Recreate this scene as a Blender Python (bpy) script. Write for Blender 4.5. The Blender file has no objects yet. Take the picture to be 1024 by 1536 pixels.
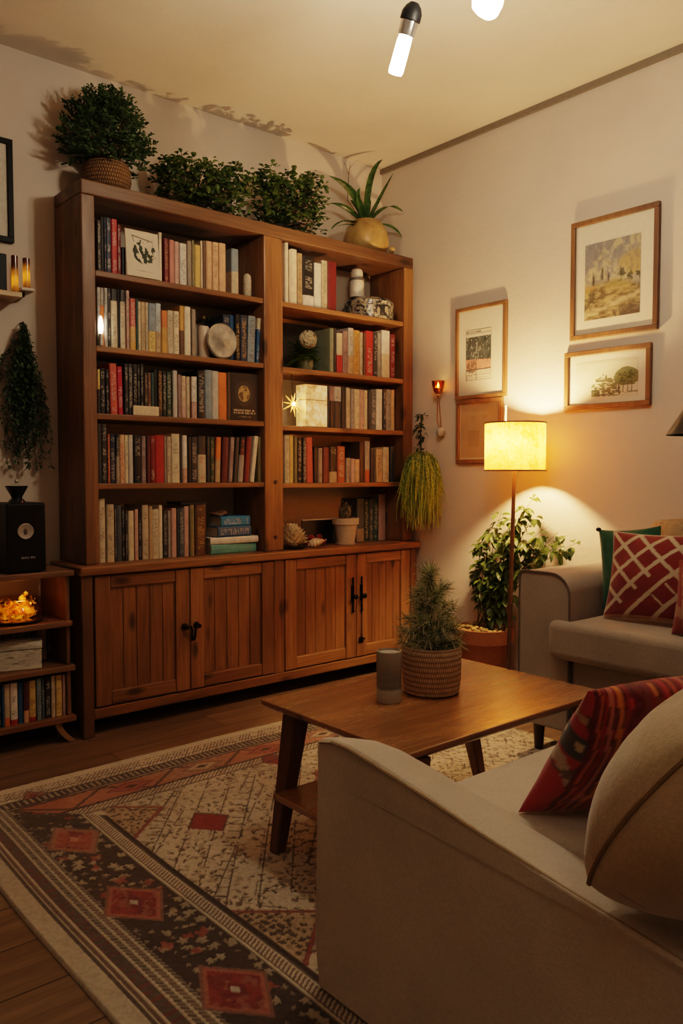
import bpy, math, random
import numpy as np
from mathutils import Vector, Matrix

R = random.Random(11)
PI = math.pi
scn = bpy.context.scene
COL = scn.collection

# ------------------------------------------------------------------ camera
F = 1211.6
YAW, PIT = math.radians(40.3065), math.radians(2.8015)
CAM = Vector((-3.44, -3.675, 1.15))
FW = Vector((math.sin(YAW) * math.cos(PIT), math.cos(YAW) * math.cos(PIT), -math.sin(PIT)))
RT = Vector((math.cos(YAW), -math.sin(YAW), 0))
UP = RT.cross(FW)


def at(u, v, ax, val):
    """point of the room where the sight line through a photo pixel meets the plane ax = val"""
    d = FW + RT * ((u - 512) / F) - UP * ((v - 768) / F)
    i = 'xyz'.index(ax)
    return CAM + d * ((val - CAM[i]) / d[i])


cd = bpy.data.cameras.new('camera')
cam = bpy.data.objects.new('camera', cd)
COL.objects.link(cam)
cd.sensor_fit = 'VERTICAL'
cd.sensor_height = 36
cd.lens = 36 * F / 1536
cd.clip_start = .02
m = Matrix((RT, UP, -FW)).transposed().to_4x4()
m.translation = CAM
cam.matrix_world = m
scn.camera = cam

# ------------------------------------------------------------------ node helpers
MATS = {}


class N:
    def __init__(s, name):
        s.m = bpy.data.materials.new(name)
        s.m.use_nodes = True
        s.t = s.m.node_tree
        s.t.nodes.clear()
        s.out = s.t.nodes.new('ShaderNodeOutputMaterial')
        s.b = None

    def n(s, typ, **kw):
        o = s.t.nodes.new('ShaderNode' + typ)
        for k, v in kw.items():
            if k in o.inputs.keys() and not hasattr(o, k):
                s.set(o.inputs[k], v)
            else:
                setattr(o, k, v)
        return o

    def set(s, sock, v):
        if isinstance(v, bpy.types.NodeSocket):
            s.t.links.new(v, sock)
        else:
            if isinstance(v, (tuple, list)) and len(v) == 3 and len(sock.default_value) == 4:
                v = (*v, 1)
            sock.default_value = v

    def bsdf(s, **kw):
        s.b = s.t.nodes.new('ShaderNodeBsdfPrincipled')
        for k, v in kw.items():
            s.set(s.b.inputs[k.replace('_', ' ')], v)
        s.t.links.new(s.b.outputs[0], s.out.inputs[0])
        return s.b

    def math(s, op, a, b=0., c=None):
        o = s.t.nodes.new('ShaderNodeMath')
        o.operation = op
        s.set(o.inputs[0], a)
        s.set(o.inputs[1], b)
        if c is not None:
            s.set(o.inputs[2], c)
        return o.outputs[0]

    def mix(s, f, a, b, blend='MIX'):
        o = s.t.nodes.new('ShaderNodeMix')
        o.data_type = 'RGBA'
        o.blend_type = blend
        s.set(o.inputs[0], f)
        s.set(o.inputs[6], a)
        s.set(o.inputs[7], b)
        return o.outputs[2]

    def ramp(s, f, stops):
        o = s.t.nodes.new('ShaderNodeValToRGB')
        s.set(o.inputs[0], f)
        e = o.color_ramp.elements
        while len(e) < len(stops):
            e.new(.5)
        for el, (p, c) in zip(e, stops):
            el.position = p
            el.color = (*c, 1) if len(c) == 3 else c
        return o.outputs[0]

    def noise(s, vec, scale=5., detail=4., rough=.5, dist=0.):
        o = s.t.nodes.new('ShaderNodeTexNoise')
        if vec is not None:
            s.set(o.inputs['Vector'], vec)
        o.inputs['Scale'].default_value = scale
        o.inputs['Detail'].default_value = detail
        o.inputs['Roughness'].default_value = rough
        o.inputs['Distortion'].default_value = dist
        return o.outputs[0]

    def obj(s, jitter=True):
        tc = s.t.nodes.new('ShaderNodeTexCoord').outputs['Object']
        if not jitter:
            return tc
        oi = s.t.nodes.new('ShaderNodeObjectInfo')
        c = s.t.nodes.new('ShaderNodeCombineXYZ')
        r = s.math('MULTIPLY', oi.outputs['Random'], 37.)
        for i in range(3):
            s.set(c.inputs[i], r)
        a = s.t.nodes.new('ShaderNodeVectorMath')
        a.operation = 'ADD'
        s.set(a.inputs[0], tc)
        s.set(a.inputs[1], c.outputs[0])
        return a.outputs[0]

    def mapped(s, vec, scale):
        o = s.t.nodes.new('ShaderNodeMapping')
        s.set(o.inputs[0], vec)
        o.inputs['Scale'].default_value = scale
        return o.outputs[0]

    def bump(s, h, strength=.3, dist=.01):
        o = s.t.nodes.new('ShaderNodeBump')
        o.inputs['Strength'].default_value = strength
        o.inputs['Distance'].default_value = dist
        s.set(o.inputs['Height'], h)
        s.t.links.new(o.outputs[0], s.b.inputs['Normal'])


def cached(fn):
    def g(*a, **k):
        key = (fn.__name__, a, tuple(sorted(k.items())))
        if key not in MATS:
            MATS[key] = fn(*a, **k)
        return MATS[key]
    return g


@cached
def plain(name, c, rough=.5, metal=0., bump=0., bscale=60., var=.12, spec=.5):
    s = N(name)
    v = s.noise(s.obj(), bscale, 4, .6)
    lo = tuple(x * (1 - var) for x in c)
    hi = tuple(min(1, x * (1 + var)) for x in c)
    s.bsdf(Base_Color=s.ramp(v, [(.3, lo), (.7, hi)]), Roughness=rough, Metallic=metal, Specular_IOR_Level=spec)
    if bump:
        s.bump(v, bump, .004)
    return s.m


@cached
def wood(name, dark, mid, light, axis, rough=.42, knots=.8, coat=0., grain=1.):
    s = N(name + '_' + axis)
    o = s.obj()
    k = 'xyz'.index(axis)

    def sc(al, ac):
        r = [ac] * 3
        r[k] = al
        return tuple(r)
    n1 = s.noise(s.mapped(o, sc(1.1, 11)), 1., 5, .6, 1.1)
    n2 = s.noise(s.mapped(o, sc(5, 130 * grain)), 1., 3, .6, .3)
    n3 = s.noise(s.mapped(o, sc(.6, 2.2)), 1., 2, .5)
    f = s.math('ADD', s.math('MULTIPLY', n1, .62), s.math('MULTIPLY', n2, .38))
    col = s.ramp(f, [(.3, dark), (.5, mid), (.68, light)])
    col = s.mix(1., col, s.ramp(n3, [(.3, (.62, .6, .58)), (.7, (1.2, 1.2, 1.2))]), 'MULTIPLY')
    if knots:
        v = s.t.nodes.new('ShaderNodeTexVoronoi')
        v.inputs['Scale'].default_value = 1.
        s.set(v.inputs['Vector'], s.mapped(o, sc(3.6, 9.0)))
        kf = s.ramp(v.outputs['Distance'], [(.10, (knots,) * 3), (.21, (0, 0, 0))])
        col = s.mix(kf, col, tuple(x * .22 for x in dark))
    s.bsdf(Base_Color=col, Roughness=s.ramp(f, [(.3, (rough + .12,) * 3), (.7, (rough - .05,) * 3)]), Coat_Weight=coat, Coat_Roughness=.2)
    s.bump(f, .25, .002)
    return s.m


def pine(ax):
    return wood('pine', (.10, .042, .014), (.22, .10, .034), (.35, .17, .06), ax, .4, .85)


def pine_dark(ax):
    return wood('aged_pine', (.07, .032, .014), (.15, .072, .029), (.24, .122, .05), ax, .45, .7)


def walnut(ax):
    return wood('table_wood', (.12, .044, .012), (.29, .122, .035), (.46, .22, .075), ax, .25, .8, 1.)


def framewood(ax):
    return wood('frame_wood', (.09, .04, .014), (.19, .09, .034), (.28, .14, .055), ax, .45, 0.)


@cached
def fabric(name, c, var=.15, weave=420., bump=.35):
    s = N(name)
    o = s.obj()
    a = s.noise(s.mapped(o, (weave, weave * .25, weave)), 1., 2, .7)
    b = s.noise(s.mapped(o, (weave * .25, weave, weave * .3)), 1., 2, .7)
    f = s.math('MULTIPLY', s.math('ADD', a, b), .5)
    big = s.noise(o, 3., 4, .6)
    col = s.ramp(f, [(.35, tuple(x * (1 - var) for x in c)), (.65, tuple(x * (1 + var) for x in c))])
    col = s.mix(1., col, s.ramp(big, [(.3, (.86,) * 3), (.7, (1.08,) * 3)]), 'MULTIPLY')
    s.bsdf(Base_Color=col, Roughness=.92, Sheen_Weight=.2, Sheen_Roughness=.5, Specular_IOR_Level=.15)
    h = s.math('ADD', s.math('MULTIPLY', f, .35), s.math('MULTIPLY', big, .9))
    s.bump(h, bump, .012)
    return s.m


@cached
def painted(name, rough=.8, bump=.3, bscale=500., var=.2, sheen=0., coat=0.):
    """colour comes from the mesh's own colour attribute"""
    s = N(name)
    at_ = s.n('Attribute', attribute_name='Col')
    v = s.noise(s.obj(), bscale, 3, .7)
    col = s.mix(1., at_.outputs['Color'], s.ramp(v, [(.3, (1 - var,) * 3), (.7, (1 + var,) * 3)]), 'MULTIPLY')
    s.bsdf(Base_Color=col, Roughness=rough, Sheen_Weight=sheen, Specular_IOR_Level=.25, Coat_Weight=coat)
    if bump:
        s.bump(v, bump, .004)
    return s.m


@cached
def leafy(name, c1, c2, rough=.45, trans=.25):
    s = N(name)
    o = s.obj(False)
    v = s.noise(o, 38., 2, .6)
    col = s.ramp(v, [(.32, c1), (.68, c2)])
    b = s.bsdf(Base_Color=col, Roughness=rough, Specular_IOR_Level=.35)
    t = s.n('BsdfTranslucent')
    s.set(t.inputs[0], s.mix(1., col, (1.3, 1.5, .6), 'MULTIPLY'))
    mx = s.n('MixShader')
    mx.inputs[0].default_value = trans
    s.t.links.new(b.outputs[0], mx.inputs[1])
    s.t.links.new(t.outputs[0], mx.inputs[2])
    s.t.links.new(mx.outputs[0], s.out.inputs[0])
    return s.m


@cached
def glow(name, c, strength):
    s = N(name)
    e = s.n('Emission')
    s.set(e.inputs[0], c)
    e.inputs[1].default_value = strength
    s.t.links.new(e.outputs[0], s.out.inputs[0])
    return s.m


@cached
def glass(name, c, rough=.04, tint=.85):
    """thin coloured glass: see-through with a mirror sheen"""
    s = N(name)
    t = s.n('BsdfTransparent')
    s.set(t.inputs[0], c)
    g = s.n('BsdfGlossy')
    g.inputs['Roughness'].default_value = rough
    fr = s.n('Fresnel')
    fr.inputs[0].default_value = 1.5
    mx = s.n('MixShader')
    s.set(mx.inputs[0], s.math('MULTIPLY', fr.outputs[0], tint))
    s.t.links.new(t.outputs[0], mx.inputs[1])
    s.t.links.new(g.outputs[0], mx.inputs[2])
    s.t.links.new(mx.outputs[0], s.out.inputs[0])
    return s.m


# ------------------------------------------------------------------ mesh helpers
def worldloc(o):
    p = Vector((0, 0, 0))
    while o is not None:
        p = p + o.location
        o = o.parent
    return p


def finish(name, me, mats, parent=None, loc=None, smooth=False, bevel=0., seg=2, solid=0., sub=0):
    """me holds room coordinates; the object's origin goes to loc (or its thing's base)"""
    o = bpy.data.objects.new(name, me)
    if parent is not None:
        base = worldloc(parent)
        o.parent = parent
    else:
        base = Vector(loc) if loc is not None else Vector((0, 0, 0))
        o.location = base
    if base.length:
        me.transform(Matrix.Translation(-base))
    for mt in (mats if isinstance(mats, (list, tuple)) else [mats]):
        me.materials.append(mt)
    if smooth:
        me.polygons.foreach_set('use_smooth', [True] * len(me.polygons))
        try:
            me.set_sharp_from_angle(angle=math.radians(38 if smooth is True else smooth))
        except Exception:
            pass
    COL.objects.link(o)
    if solid:
        md = o.modifiers.new('thick', 'SOLIDIFY')
        md.thickness = solid
        md.offset = 0
    if bevel:
        md = o.modifiers.new('edges', 'BEVEL')
        md.width = bevel
        md.segments = seg
        md.limit_method = 'ANGLE'
        md.angle_limit = math.radians(40)
    if sub:
        md = o.modifiers.new('smooth', 'SUBSURF')
        md.levels = sub
        md.render_levels = sub
    return o


def tag(o, label, cat, group=None, kind=None):
    o['label'] = label
    o['category'] = cat
    if group:
        o['group'] = group
    if kind:
        o['kind'] = kind
    return o


def thing(name, label, cat, loc, group=None):
    o = bpy.data.objects.new(name, None)
    o.empty_display_size = .05
    o.location = loc
    COL.objects.link(o)
    return tag(o, label, cat, group)


def struct(o):
    o['kind'] = 'structure'
    return o


def frame_axes(d):
    d = d.normalized()
    a = Vector((0, 0, 1)) if abs(d.z) < .95 else Vector((1, 0, 0))
    x = d.cross(a).normalized()
    return x, x.cross(d).normalized()


class MB:
    def __init__(s):
        s.v, s.f, s.m = [], [], []

    def add(s, vs, fs, mi=0):
        b = len(s.v)
        s.v.extend(tuple(p) for p in vs)
        s.f.extend(tuple(i + b for i in f) for f in fs)
        s.m.extend([mi] * len(fs))
        return s

    def box(s, x0, x1, y0, y1, z0, z1, mi=0, M=None):
        x0, x1 = sorted((x0, x1))
        y0, y1 = sorted((y0, y1))
        z0, z1 = sorted((z0, z1))
        vs = [Vector((x, y, z)) for z in (z0, z1) for x, y in ((x0, y0), (x1, y0), (x1, y1), (x0, y1))]
        if M is not None:
            vs = [M @ p for p in vs]
        return s.add(vs, [(3, 2, 1, 0), (4, 5, 6, 7), (0, 1, 5, 4), (1, 2, 6, 5), (2, 3, 7, 6), (3, 0, 4, 7)], mi)

    def prism(s, prof, axis, a0, a1, mi=0):
        """prof: 2D loop in the two other axes (in xyz order), pushed along axis"""
        k = 'xyz'.index(axis)
        n = len(prof)

        def mk(p, a):
            r = list(p)
            r.insert(k, a)
            return r
        vs = [mk(p, a0) for p in prof] + [mk(p, a1) for p in prof]
        fs = [(i, (i + 1) % n, n + (i + 1) % n, n + i) for i in range(n)]
        fs += [tuple(range(n))[::-1], tuple(range(n, 2 * n))]
        return s.add(vs, fs, mi)

    def hexa(s, b, t, mi=0):
        """eight corners: bottom loop of four, top loop of four"""
        return s.add(list(b) + list(t), [(3, 2, 1, 0), (4, 5, 6, 7), (0, 1, 5, 4), (1, 2, 6, 5), (2, 3, 7, 6), (3, 0, 4, 7)], mi)

    def lathe(s, prof, c, n=32, mi=0, M=None, wob=0.):
        vs, fs = [], []
        c = Vector(c)
        for r, z in prof:
            for i in range(n):
                a = 2 * PI * i / n
                rr = r * (1 + wob * math.sin(3 * a + z * 40))
                p = Vector((rr * math.cos(a), rr * math.sin(a), z))
                vs.append((M @ p if M is not None else p) + c)
        for j in range(len(prof) - 1):
            for i in range(n):
                k = (i + 1) % n
                fs.append((j * n + i, j * n + k, (j + 1) * n + k, (j + 1) * n + i))
        if prof[0][0] > 1e-5:
            fs.append(tuple(range(n))[::-1])
        if prof[-1][0] > 1e-5:
            fs.append(tuple(range((len(prof) - 1) * n, len(prof) * n)))
        return s.add(vs, fs, mi)

    def tube(s, pts, rad, n=8, mi=0, cap=True):
        pts = [Vector(p) for p in pts]
        if not isinstance(rad, (list, tuple)):
            rad = [rad] * len(pts)
        vs, fs = [], []
        px = None
        for i, p in enumerate(pts):
            d = pts[min(i + 1, len(pts) - 1)] - pts[max(i - 1, 0)]
            if d.length < 1e-7:
                d = Vector((0, 0, 1))
            x, y = frame_axes(d)
            if px is not None:
                dn = d.normalized()
                q = px - dn * px.dot(dn)
                if q.length > 1e-6:
                    x = q.normalized()
                    y = x.cross(dn).normalized() * -1
                    y = dn.cross(x)
            px = x
            for k in range(n):
                a = 2 * PI * k / n
                vs.append(p + (x * math.cos(a) + y * math.sin(a)) * rad[i])
        for j in range(len(pts) - 1):
            for i in range(n):
                k = (i + 1) % n
                fs.append((j * n + i, j * n + k, (j + 1) * n + k, (j + 1) * n + i))
        if cap:
            fs.append(tuple(range(n))[::-1])
            fs.append(tuple(range((len(pts) - 1) * n, len(pts) * n)))
        return s.add(vs, fs, mi)

    def ball(s, c, r, n=14, k=8, mi=0, M=None):
        if not isinstance(r, (tuple, list)):
            r = (r, r, r)
        c = Vector(c)
        vs, fs = [], []
        for j in range(k + 1):
            t = PI * j / k
            for i in range(n):
                a = 2 * PI * i / n
                p = Vector((r[0] * math.sin(t) * math.cos(a), r[1] * math.sin(t) * math.sin(a), -r[2] * math.cos(t)))
                vs.append((M @ p if M is not None else p) + c)
        for j in range(k):
            for i in range(n):
                q = (i + 1) % n
                fs.append((j * n + i, j * n + q, (j + 1) * n + q, (j + 1) * n + i))
        return s.add(vs, fs, mi)

    def leaf(s, p, d, up, L, W, droop=.25, mi=0):
        p = Vector(p)
        d = Vector(d).normalized()
        w = d.cross(Vector(up))
        if w.length < 1e-4:
            w = d.cross(Vector((1, .3, 0)))
        w.normalize()
        n = w.cross(d)
        dr = Vector((0, 0, -droop * L))
        c1 = p + d * L * .3 + dr * .1
        c2 = p + d * L * .68 + dr * .45
        tip = p + d * L + dr
        f = n * W * .16
        vs = [p, c1 - w * W * .42 + f, c1, c1 + w * W * .42 + f, c2 - w * W * .44 + f, c2, c2 + w * W * .44 + f, tip]
        return s.add(vs, [(0, 2, 1), (0, 3, 2), (1, 2, 5, 4), (2, 3, 6, 5), (4, 5, 7), (5, 6, 7)], mi)

    def blade(s, pts, ws, side, mi=0):
        """strap leaf: centre line pts, half widths ws"""
        pts = [Vector(p) for p in pts]
        vs = []
        for i, p in enumerate(pts):
            d = (pts[min(i + 1, len(pts) - 1)] - pts[max(i - 1, 0)]).normalized()
            w = Vector(side) - d * d.dot(Vector(side))
            w.normalize()
            nn = w.cross(d)
            vs += [p - w * ws[i] + nn * ws[i] * .35, p, p + w * ws[i] + nn * ws[i] * .35]
        fs = []
        for i in range(len(pts) - 1):
            b = 3 * i
            fs += [(b, b + 1, b + 4, b + 3), (b + 1, b + 2, b + 5, b + 4)]
        return s.add(vs, fs, mi)

    def build(s, name, mats, parent=None, **k):
        me = bpy.data.meshes.new(name)
        me.from_pydata([tuple(p) for p in s.v], [], s.f)
        if any(s.m):
            me.polygons.foreach_set('material_index', s.m)
        me.update()
        return finish(name, me, mats, parent, **k)


def grid_mesh(name, P, C, wrap=False):
    """P (n,m,3) points and C (n,m,3) colours -> mesh with colour attribute Col"""
    n, m_ = P.shape[:2]
    idx = np.arange(n * m_).reshape(n, m_)
    q = np.stack([idx[:-1, :-1], idx[:-1, 1:], idx[1:, 1:], idx[1:, :-1]], -1).reshape(-1, 4)
    me = bpy.data.meshes.new(name)
    me.from_pydata(P.reshape(-1, 3).tolist(), [], q.tolist())
    add_col(me, C.reshape(-1, 3))
    return me


def add_col(me, C):
    ca = me.color_attributes.new('Col', 'FLOAT_COLOR', 'POINT')
    rgba = np.ones((len(me.vertices), 4), np.float32)
    rgba[:, :3] = C
    ca.data.foreach_set('color', rgba.ravel())


def fbm(n, m_, cells, octs=4, seed=0, aspect=1.):
    g = np.random.default_rng(seed)
    out = np.zeros((n, m_))
    amp, tot = 1., 0.
    for o in range(octs):
        a, b = max(2, int(cells * 2 ** o)), max(2, int(cells * 2 ** o * aspect))
        t = g.random((a + 2, b + 2))
        y = np.linspace(0, a, n)[:, None] + np.zeros((1, m_))
        x = np.linspace(0, b, m_)[None, :] + np.zeros((n, 1))
        i, j = np.clip(y.astype(int), 0, a - 1), np.clip(x.astype(int), 0, b - 1)
        fy, fx = y - i, x - j
        fy, fx = fy * fy * (3 - 2 * fy), fx * fx * (3 - 2 * fx)
        out += amp * (t[i, j] * (1 - fy) * (1 - fx) + t[i + 1, j] * fy * (1 - fx) + t[i, j + 1] * (1 - fy) * fx + t[i + 1, j + 1] * fy * fx)
        tot += amp
        amp *= .55
    return out / tot


def lerp(a, b, t):
    return np.asarray(a) * (1 - t[..., None]) + np.asarray(b) * t[..., None]


def put(C, mask, col, k=1.):
    mk = (mask.astype(float) * k)[..., None]
    C[:] = C * (1 - mk) + np.asarray(col) * mk


def panel(name, p00, p10, p01, nu, nv, fn, mat, parent, solid=.0):
    """flat painted sheet: p00 lower left, p10 lower right, p01 upper left"""
    U, V = np.meshgrid(np.linspace(0, 1, nu), np.linspace(0, 1, nv))
    p00, p10, p01 = (np.array(p, float) for p in (p00, p10, p01))
    P = p00 + U[..., None] * (p10 - p00) + V[..., None] * (p01 - p00)
    return finish(name, grid_mesh(name, P, fn(U, V)), mat, parent, solid=solid)


def pillow(name, c, ex, ez, w, h, t, fn, mat, parent=None, n=56, power=.5, pinch=.07, loc=None, seed=1, wrinkle=.05, rd=0., rest=None):
    """stuffed cushion: centre c, ex along its width, ez up its height; fn(U,V,front)->colours"""
    c, ex, ez = (np.array(Vector(a)) for a in (c, Vector(ex).normalized(), Vector(ez)))
    ez = ez - ex * ez.dot(ex)
    ez = ez / np.linalg.norm(ez)
    ey = np.cross(ez, ex)
    g = np.sin(np.linspace(-PI / 2, PI / 2, n)) * .75 + np.linspace(-1, 1, n) * .25
    U, V = np.meshgrid(g, g)
    bulge = np.clip((1 - U ** 2) * (1 - V ** 2), 0, 1) ** power
    wr = (fbm(n, n, 4, 3, seed) - .5) * wrinkle
    X = w / 2 * U * (1 - pinch * (1 - V ** 2)) * np.sqrt(1 - rd * V ** 2)
    Z = h / 2 * V * (1 - pinch * (1 - U ** 2)) * np.sqrt(1 - rd * U ** 2)
    V_, F_, C_ = [], [], []
    border = (np.abs(U) > .9999) | (np.abs(V) > .9999)
    ids = {}
    for side in (1, -1):
        T = side * (t / 2 * bulge + wr * bulge * t * 3)
        C = fn(U, V, -side)
        tab = np.zeros((n, n), int)
        for i in range(n):
            for j in range(n):
                if border[i, j] and (i, j) in ids:
                    tab[i, j] = ids[(i, j)]
                    continue
                p = c + ex * X[i, j] + ez * Z[i, j] - ey * T[i, j] * -1
                tab[i, j] = len(V_)
                V_.append(p)
                C_.append(C[i, j])
                if border[i, j]:
                    ids[(i, j)] = tab[i, j]
        for i in range(n - 1):
            for j in range(n - 1):
                q = (tab[i, j], tab[i, j + 1], tab[i + 1, j + 1], tab[i + 1, j])
                F_.append(q if side < 0 else q[::-1])
    if rest is not None:                      # let it stand on its seat
        dz = np.array((0, 0, rest - min(p[2] for p in V_)))
        V_ = [p + dz for p in V_]
        c = c + dz
    me = bpy.data.meshes.new(name)
    me.from_pydata([tuple(p) for p in V_], [], F_)
    add_col(me, np.array(C_))
    o = finish(name, me, mat, parent, smooth=80, loc=loc)
    # outline for piping
    k = n - 1
    ring = [(0, j) for j in range(0, k, 2)] + [(i, k) for i in range(0, k, 2)] + [(k, j) for j in range(k, 0, -2)] + [(i, 0) for i in range(k, 0, -2)]
    pts = [Vector(c + ex * X[i, j] + ez * Z[i, j]) for i, j in ring]
    return o, pts + [pts[0]]


def solid_fn(col, var=.08, seed=3):
    def fn(U, V, side):
        return np.asarray(col) * (1 + var * (fbm(*U.shape, 5, 3, seed) - .5))[..., None]
    return fn


# ------------------------------------------------------------------ setting
def plaster(name, c, bump=.25):
    s = N(name)
    o = s.obj(False)
    a = s.noise(o, 1.3, 5, .6)
    b = s.noise(o, 45., 5, .65)
    col = s.ramp(a, [(.3, tuple(x * .9 for x in c)), (.7, tuple(x * 1.05 for x in c))])
    s.bsdf(Base_Color=col, Roughness=.85, Specular_IOR_Level=.2)
    h = s.math('ADD', s.math('MULTIPLY', b, .5), s.math('MULTIPLY', s.noise(o, 7., 3), .8))
    s.bump(h, bump, .012)
    return s.m


def floor_mat():
    s = N('oak_floorboards')
    o = s.obj(False)
    mp = s.t.nodes.new('ShaderNodeMapping')
    s.set(mp.inputs[0], o)
    br = s.t.nodes.new('ShaderNodeTexBrick')
    s.set(br.inputs['Vector'], mp.outputs[0])
    br.offset = .37
    br.inputs['Scale'].default_value = 1.
    br.inputs['Mortar Size'].default_value = .0025
    br.inputs['Mortar Smooth'].default_value = .2
    br.inputs['Brick Width'].default_value = 1.5
    br.inputs['Row Height'].default_value = .19
    br.inputs['Color1'].default_value = (.0, .0, .0, 1)
    br.inputs['Color2'].default_value = (1, 1, 1, 1)
    sh = s.n('VectorMath', operation='MULTIPLY_ADD')
    s.set(sh.inputs[0], br.outputs['Color'])
    sh.inputs[1].default_value = (7, 9, 3)
    s.set(sh.inputs[2], o)
    n1 = s.noise(s.mapped(sh.outputs[0], (1.3, 12, 1)), 1., 5, .6, 1.2)
    n2 = s.noise(s.mapped(sh.outputs[0], (5, 120, 1)), 1., 3, .6, .2)
    f = s.math('ADD', s.math('MULTIPLY', n1, .65), s.math('MULTIPLY', n2, .35))
    col = s.ramp(f, [(.3, (.08, .046, .024)), (.5, (.155, .095, .05)), (.7, (.24, .155, .088))])
    tone = s.ramp(br.outputs['Color'], [(0., (.82, .82, .82)), (1., (1.12, 1.1, 1.05))])
    col = s.mix(1., col, tone, 'MULTIPLY')
    col = s.mix(br.outputs['Fac'], col, (.025, .012, .006))
    s.bsdf(Base_Color=col, Roughness=.42)
    s.bump(s.math('SUBTRACT', s.math('MULTIPLY', f, .3), br.outputs['Fac']), .35, .003)
    return s.m


XL, YF, ZC = -4.7, -5.2, 2.993
WALLC = (.63, .535, .45)
wm = plaster('wall_plaster', WALLC)
cm = plaster('ceiling_plaster', (.72, .635, .535))
struct(MB().box(XL - .1, .1, YF - .1, .1, -.1, 0).build('floor', floor_mat()))
struct(MB().box(XL - .1, .1, YF - .1, .1, ZC, ZC + .1).build('ceiling', cm))
struct(MB().box(XL, 0, 0, .1, 0, ZC).build('wall_back', wm))
struct(MB().box(0, .1, YF, .1, 0, ZC).build('wall_right', wm))
struct(MB().box(XL - .1, XL, YF, .1, 0, ZC).build('wall_left', wm))
struct(MB().box(XL, 0, YF - .1, YF, 0, ZC).build('wall_front', wm))
trimm = plain('trim_paint', (.19, .155, .115), .7)
struct(MB().box(-.016, 0, YF, 0, ZC - .03, ZC).build('trim_1', trimm))
struct(MB().box(-.015, 0, YF, 0, 0, .07).build('baseboard_right', plain('skirting_paint', (.5, .44, .35), .6), bevel=.004))
struct(MB().box(XL, -.02, -.015, 0, 0, .07).build('baseboard_back', plain('skirting_paint', (.5, .44, .35), .6), bevel=.004))

# ------------------------------------------------------------------ bookcase
YU, YB = -.3054, -.3482
ZL = [2.0229, 1.6997, 1.4071, 1.1015]      # shelf tops, bay beside the speaker
ZR = [2.0229, 1.6925, 1.3925, 1.0942]      # shelf tops, bay beside the lamp
ZCT = .7467
XA0, XA1, XB0, XB1 = -1.968, -1.0888, -.9728, -.1057
bc = thing('bookcase', 'tall brown pine bookcase with ten open compartments standing on the four-door cabinet', 'bookcase', (-1.03, -.15, ZCT))
MB().box(-2.0302, XA0, YU, -.004, ZCT + .0005, 2.335).build('side_panel', pine_dark('z'), bc, bevel=.006)
MB().box(XB1, -.0306, YU, -.004, ZCT + .0005, 2.335).build('side_panel', pine('z'), bc, bevel=.006)
MB().box(XA1, XB0, YU, -.004, ZCT + .0005, 2.3345).build('divider', pine('z'), bc, bevel=.006)
MB().box(-2.0302, -.0306, YU, -.004, 2.335, 2.398).build('top_board', pine_dark('x'), bc, bevel=.008, seg=3)
bk = plain('back_board', (.42, .36, .28), .8, var=.06)
MB().box(XA0 + .001, XA1 - .001, -.012, -.005, ZCT + .001, 2.334).build('back_panel', bk, bc)
MB().box(XB0 + .001, XB1 - .001, -.012, -.005, ZCT + .001, 2.334).build('back_panel', bk, bc)
for z in ZL:
    MB().box(XA0, XA1, YU + .006, -.013, z - .026, z).build('shelf', pine('x'), bc, bevel=.004)
for z in ZR:
    MB().box(XB0, XB1, YU + .006, -.013, z - .026, z).build('shelf', pine('x'), bc, bevel=.004)
pegm = plain('dark_peg', (.02, .012, .008), .5)
for v in (723, 806):
    p = at(413, v, 'y', YU)
    MB().lathe([(.0, -.002), (.011, -.002), (.009, .006), (0, .007)], (p.x, YU, p.z), 14, M=Matrix.Rotation(PI / 2, 3, 'X')).build('peg', pegm, bc, smooth=True)

# base cabinet ------------------------------------------------------
cb = thing('base_cabinet', 'low pine cabinet with four planked doors and black handles under the bookcase', 'cabinet', (-1.05, -.17, 0))
MB().box(-2.078, -.018, YB - .016, -.004, ZCT - .04, ZCT).build('worktop', pine('x'), cb, bevel=.008, seg=3)
legm = pine_dark('z')
for x0, x1 in ((-2.0688, -2.02), (-.085, -.036)):
    MB().box(x0, x1, YB, YB + .05, 0, ZCT - .0405).build('leg', legm, cb, bevel=.004)
    MB().box(x0, x1, -.055, -.005, 0, ZCT - .0405).build('leg', legm, cb, bevel=.004)
MB().box(-2.064, -2.044, YB + .0505, -.0555, .085, ZCT - .041).build('side_panel', pine('z'), cb)
MB().box(-.06, -.04, YB + .0505, -.0555, .085, ZCT - .041).build('side_panel', pine('z'), cb)
MB().box(-2.019, -.0855, YB + .006, YB + .03, .075, .122).build('bottom_rail', pine('x'), cb, bevel=.005)
MB().box(-2.043, -.061, -.02, -.008, .085, ZCT - .041).build('back_panel', pine_dark('z'), cb)
MB().box(-2.043, -.061, YB + .031, -.021, .085, .1).build('floor_board', pine_dark('x'), cb)
dx = [at(u, 960, 'y', YB).x for u in (143, 286, 412, 428, 535)] + [-.0875]
MB().box(dx[2] + .002, dx[3] - .002, YB + .006, YB + .03, .1225, ZCT - .041).build('center_stile', pine('z'), cb, bevel=.003)
iron = plain('black_iron', (.012, .011, .01), .38, .8)
DZ0, DZ1 = .128, ZCT - .046


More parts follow.
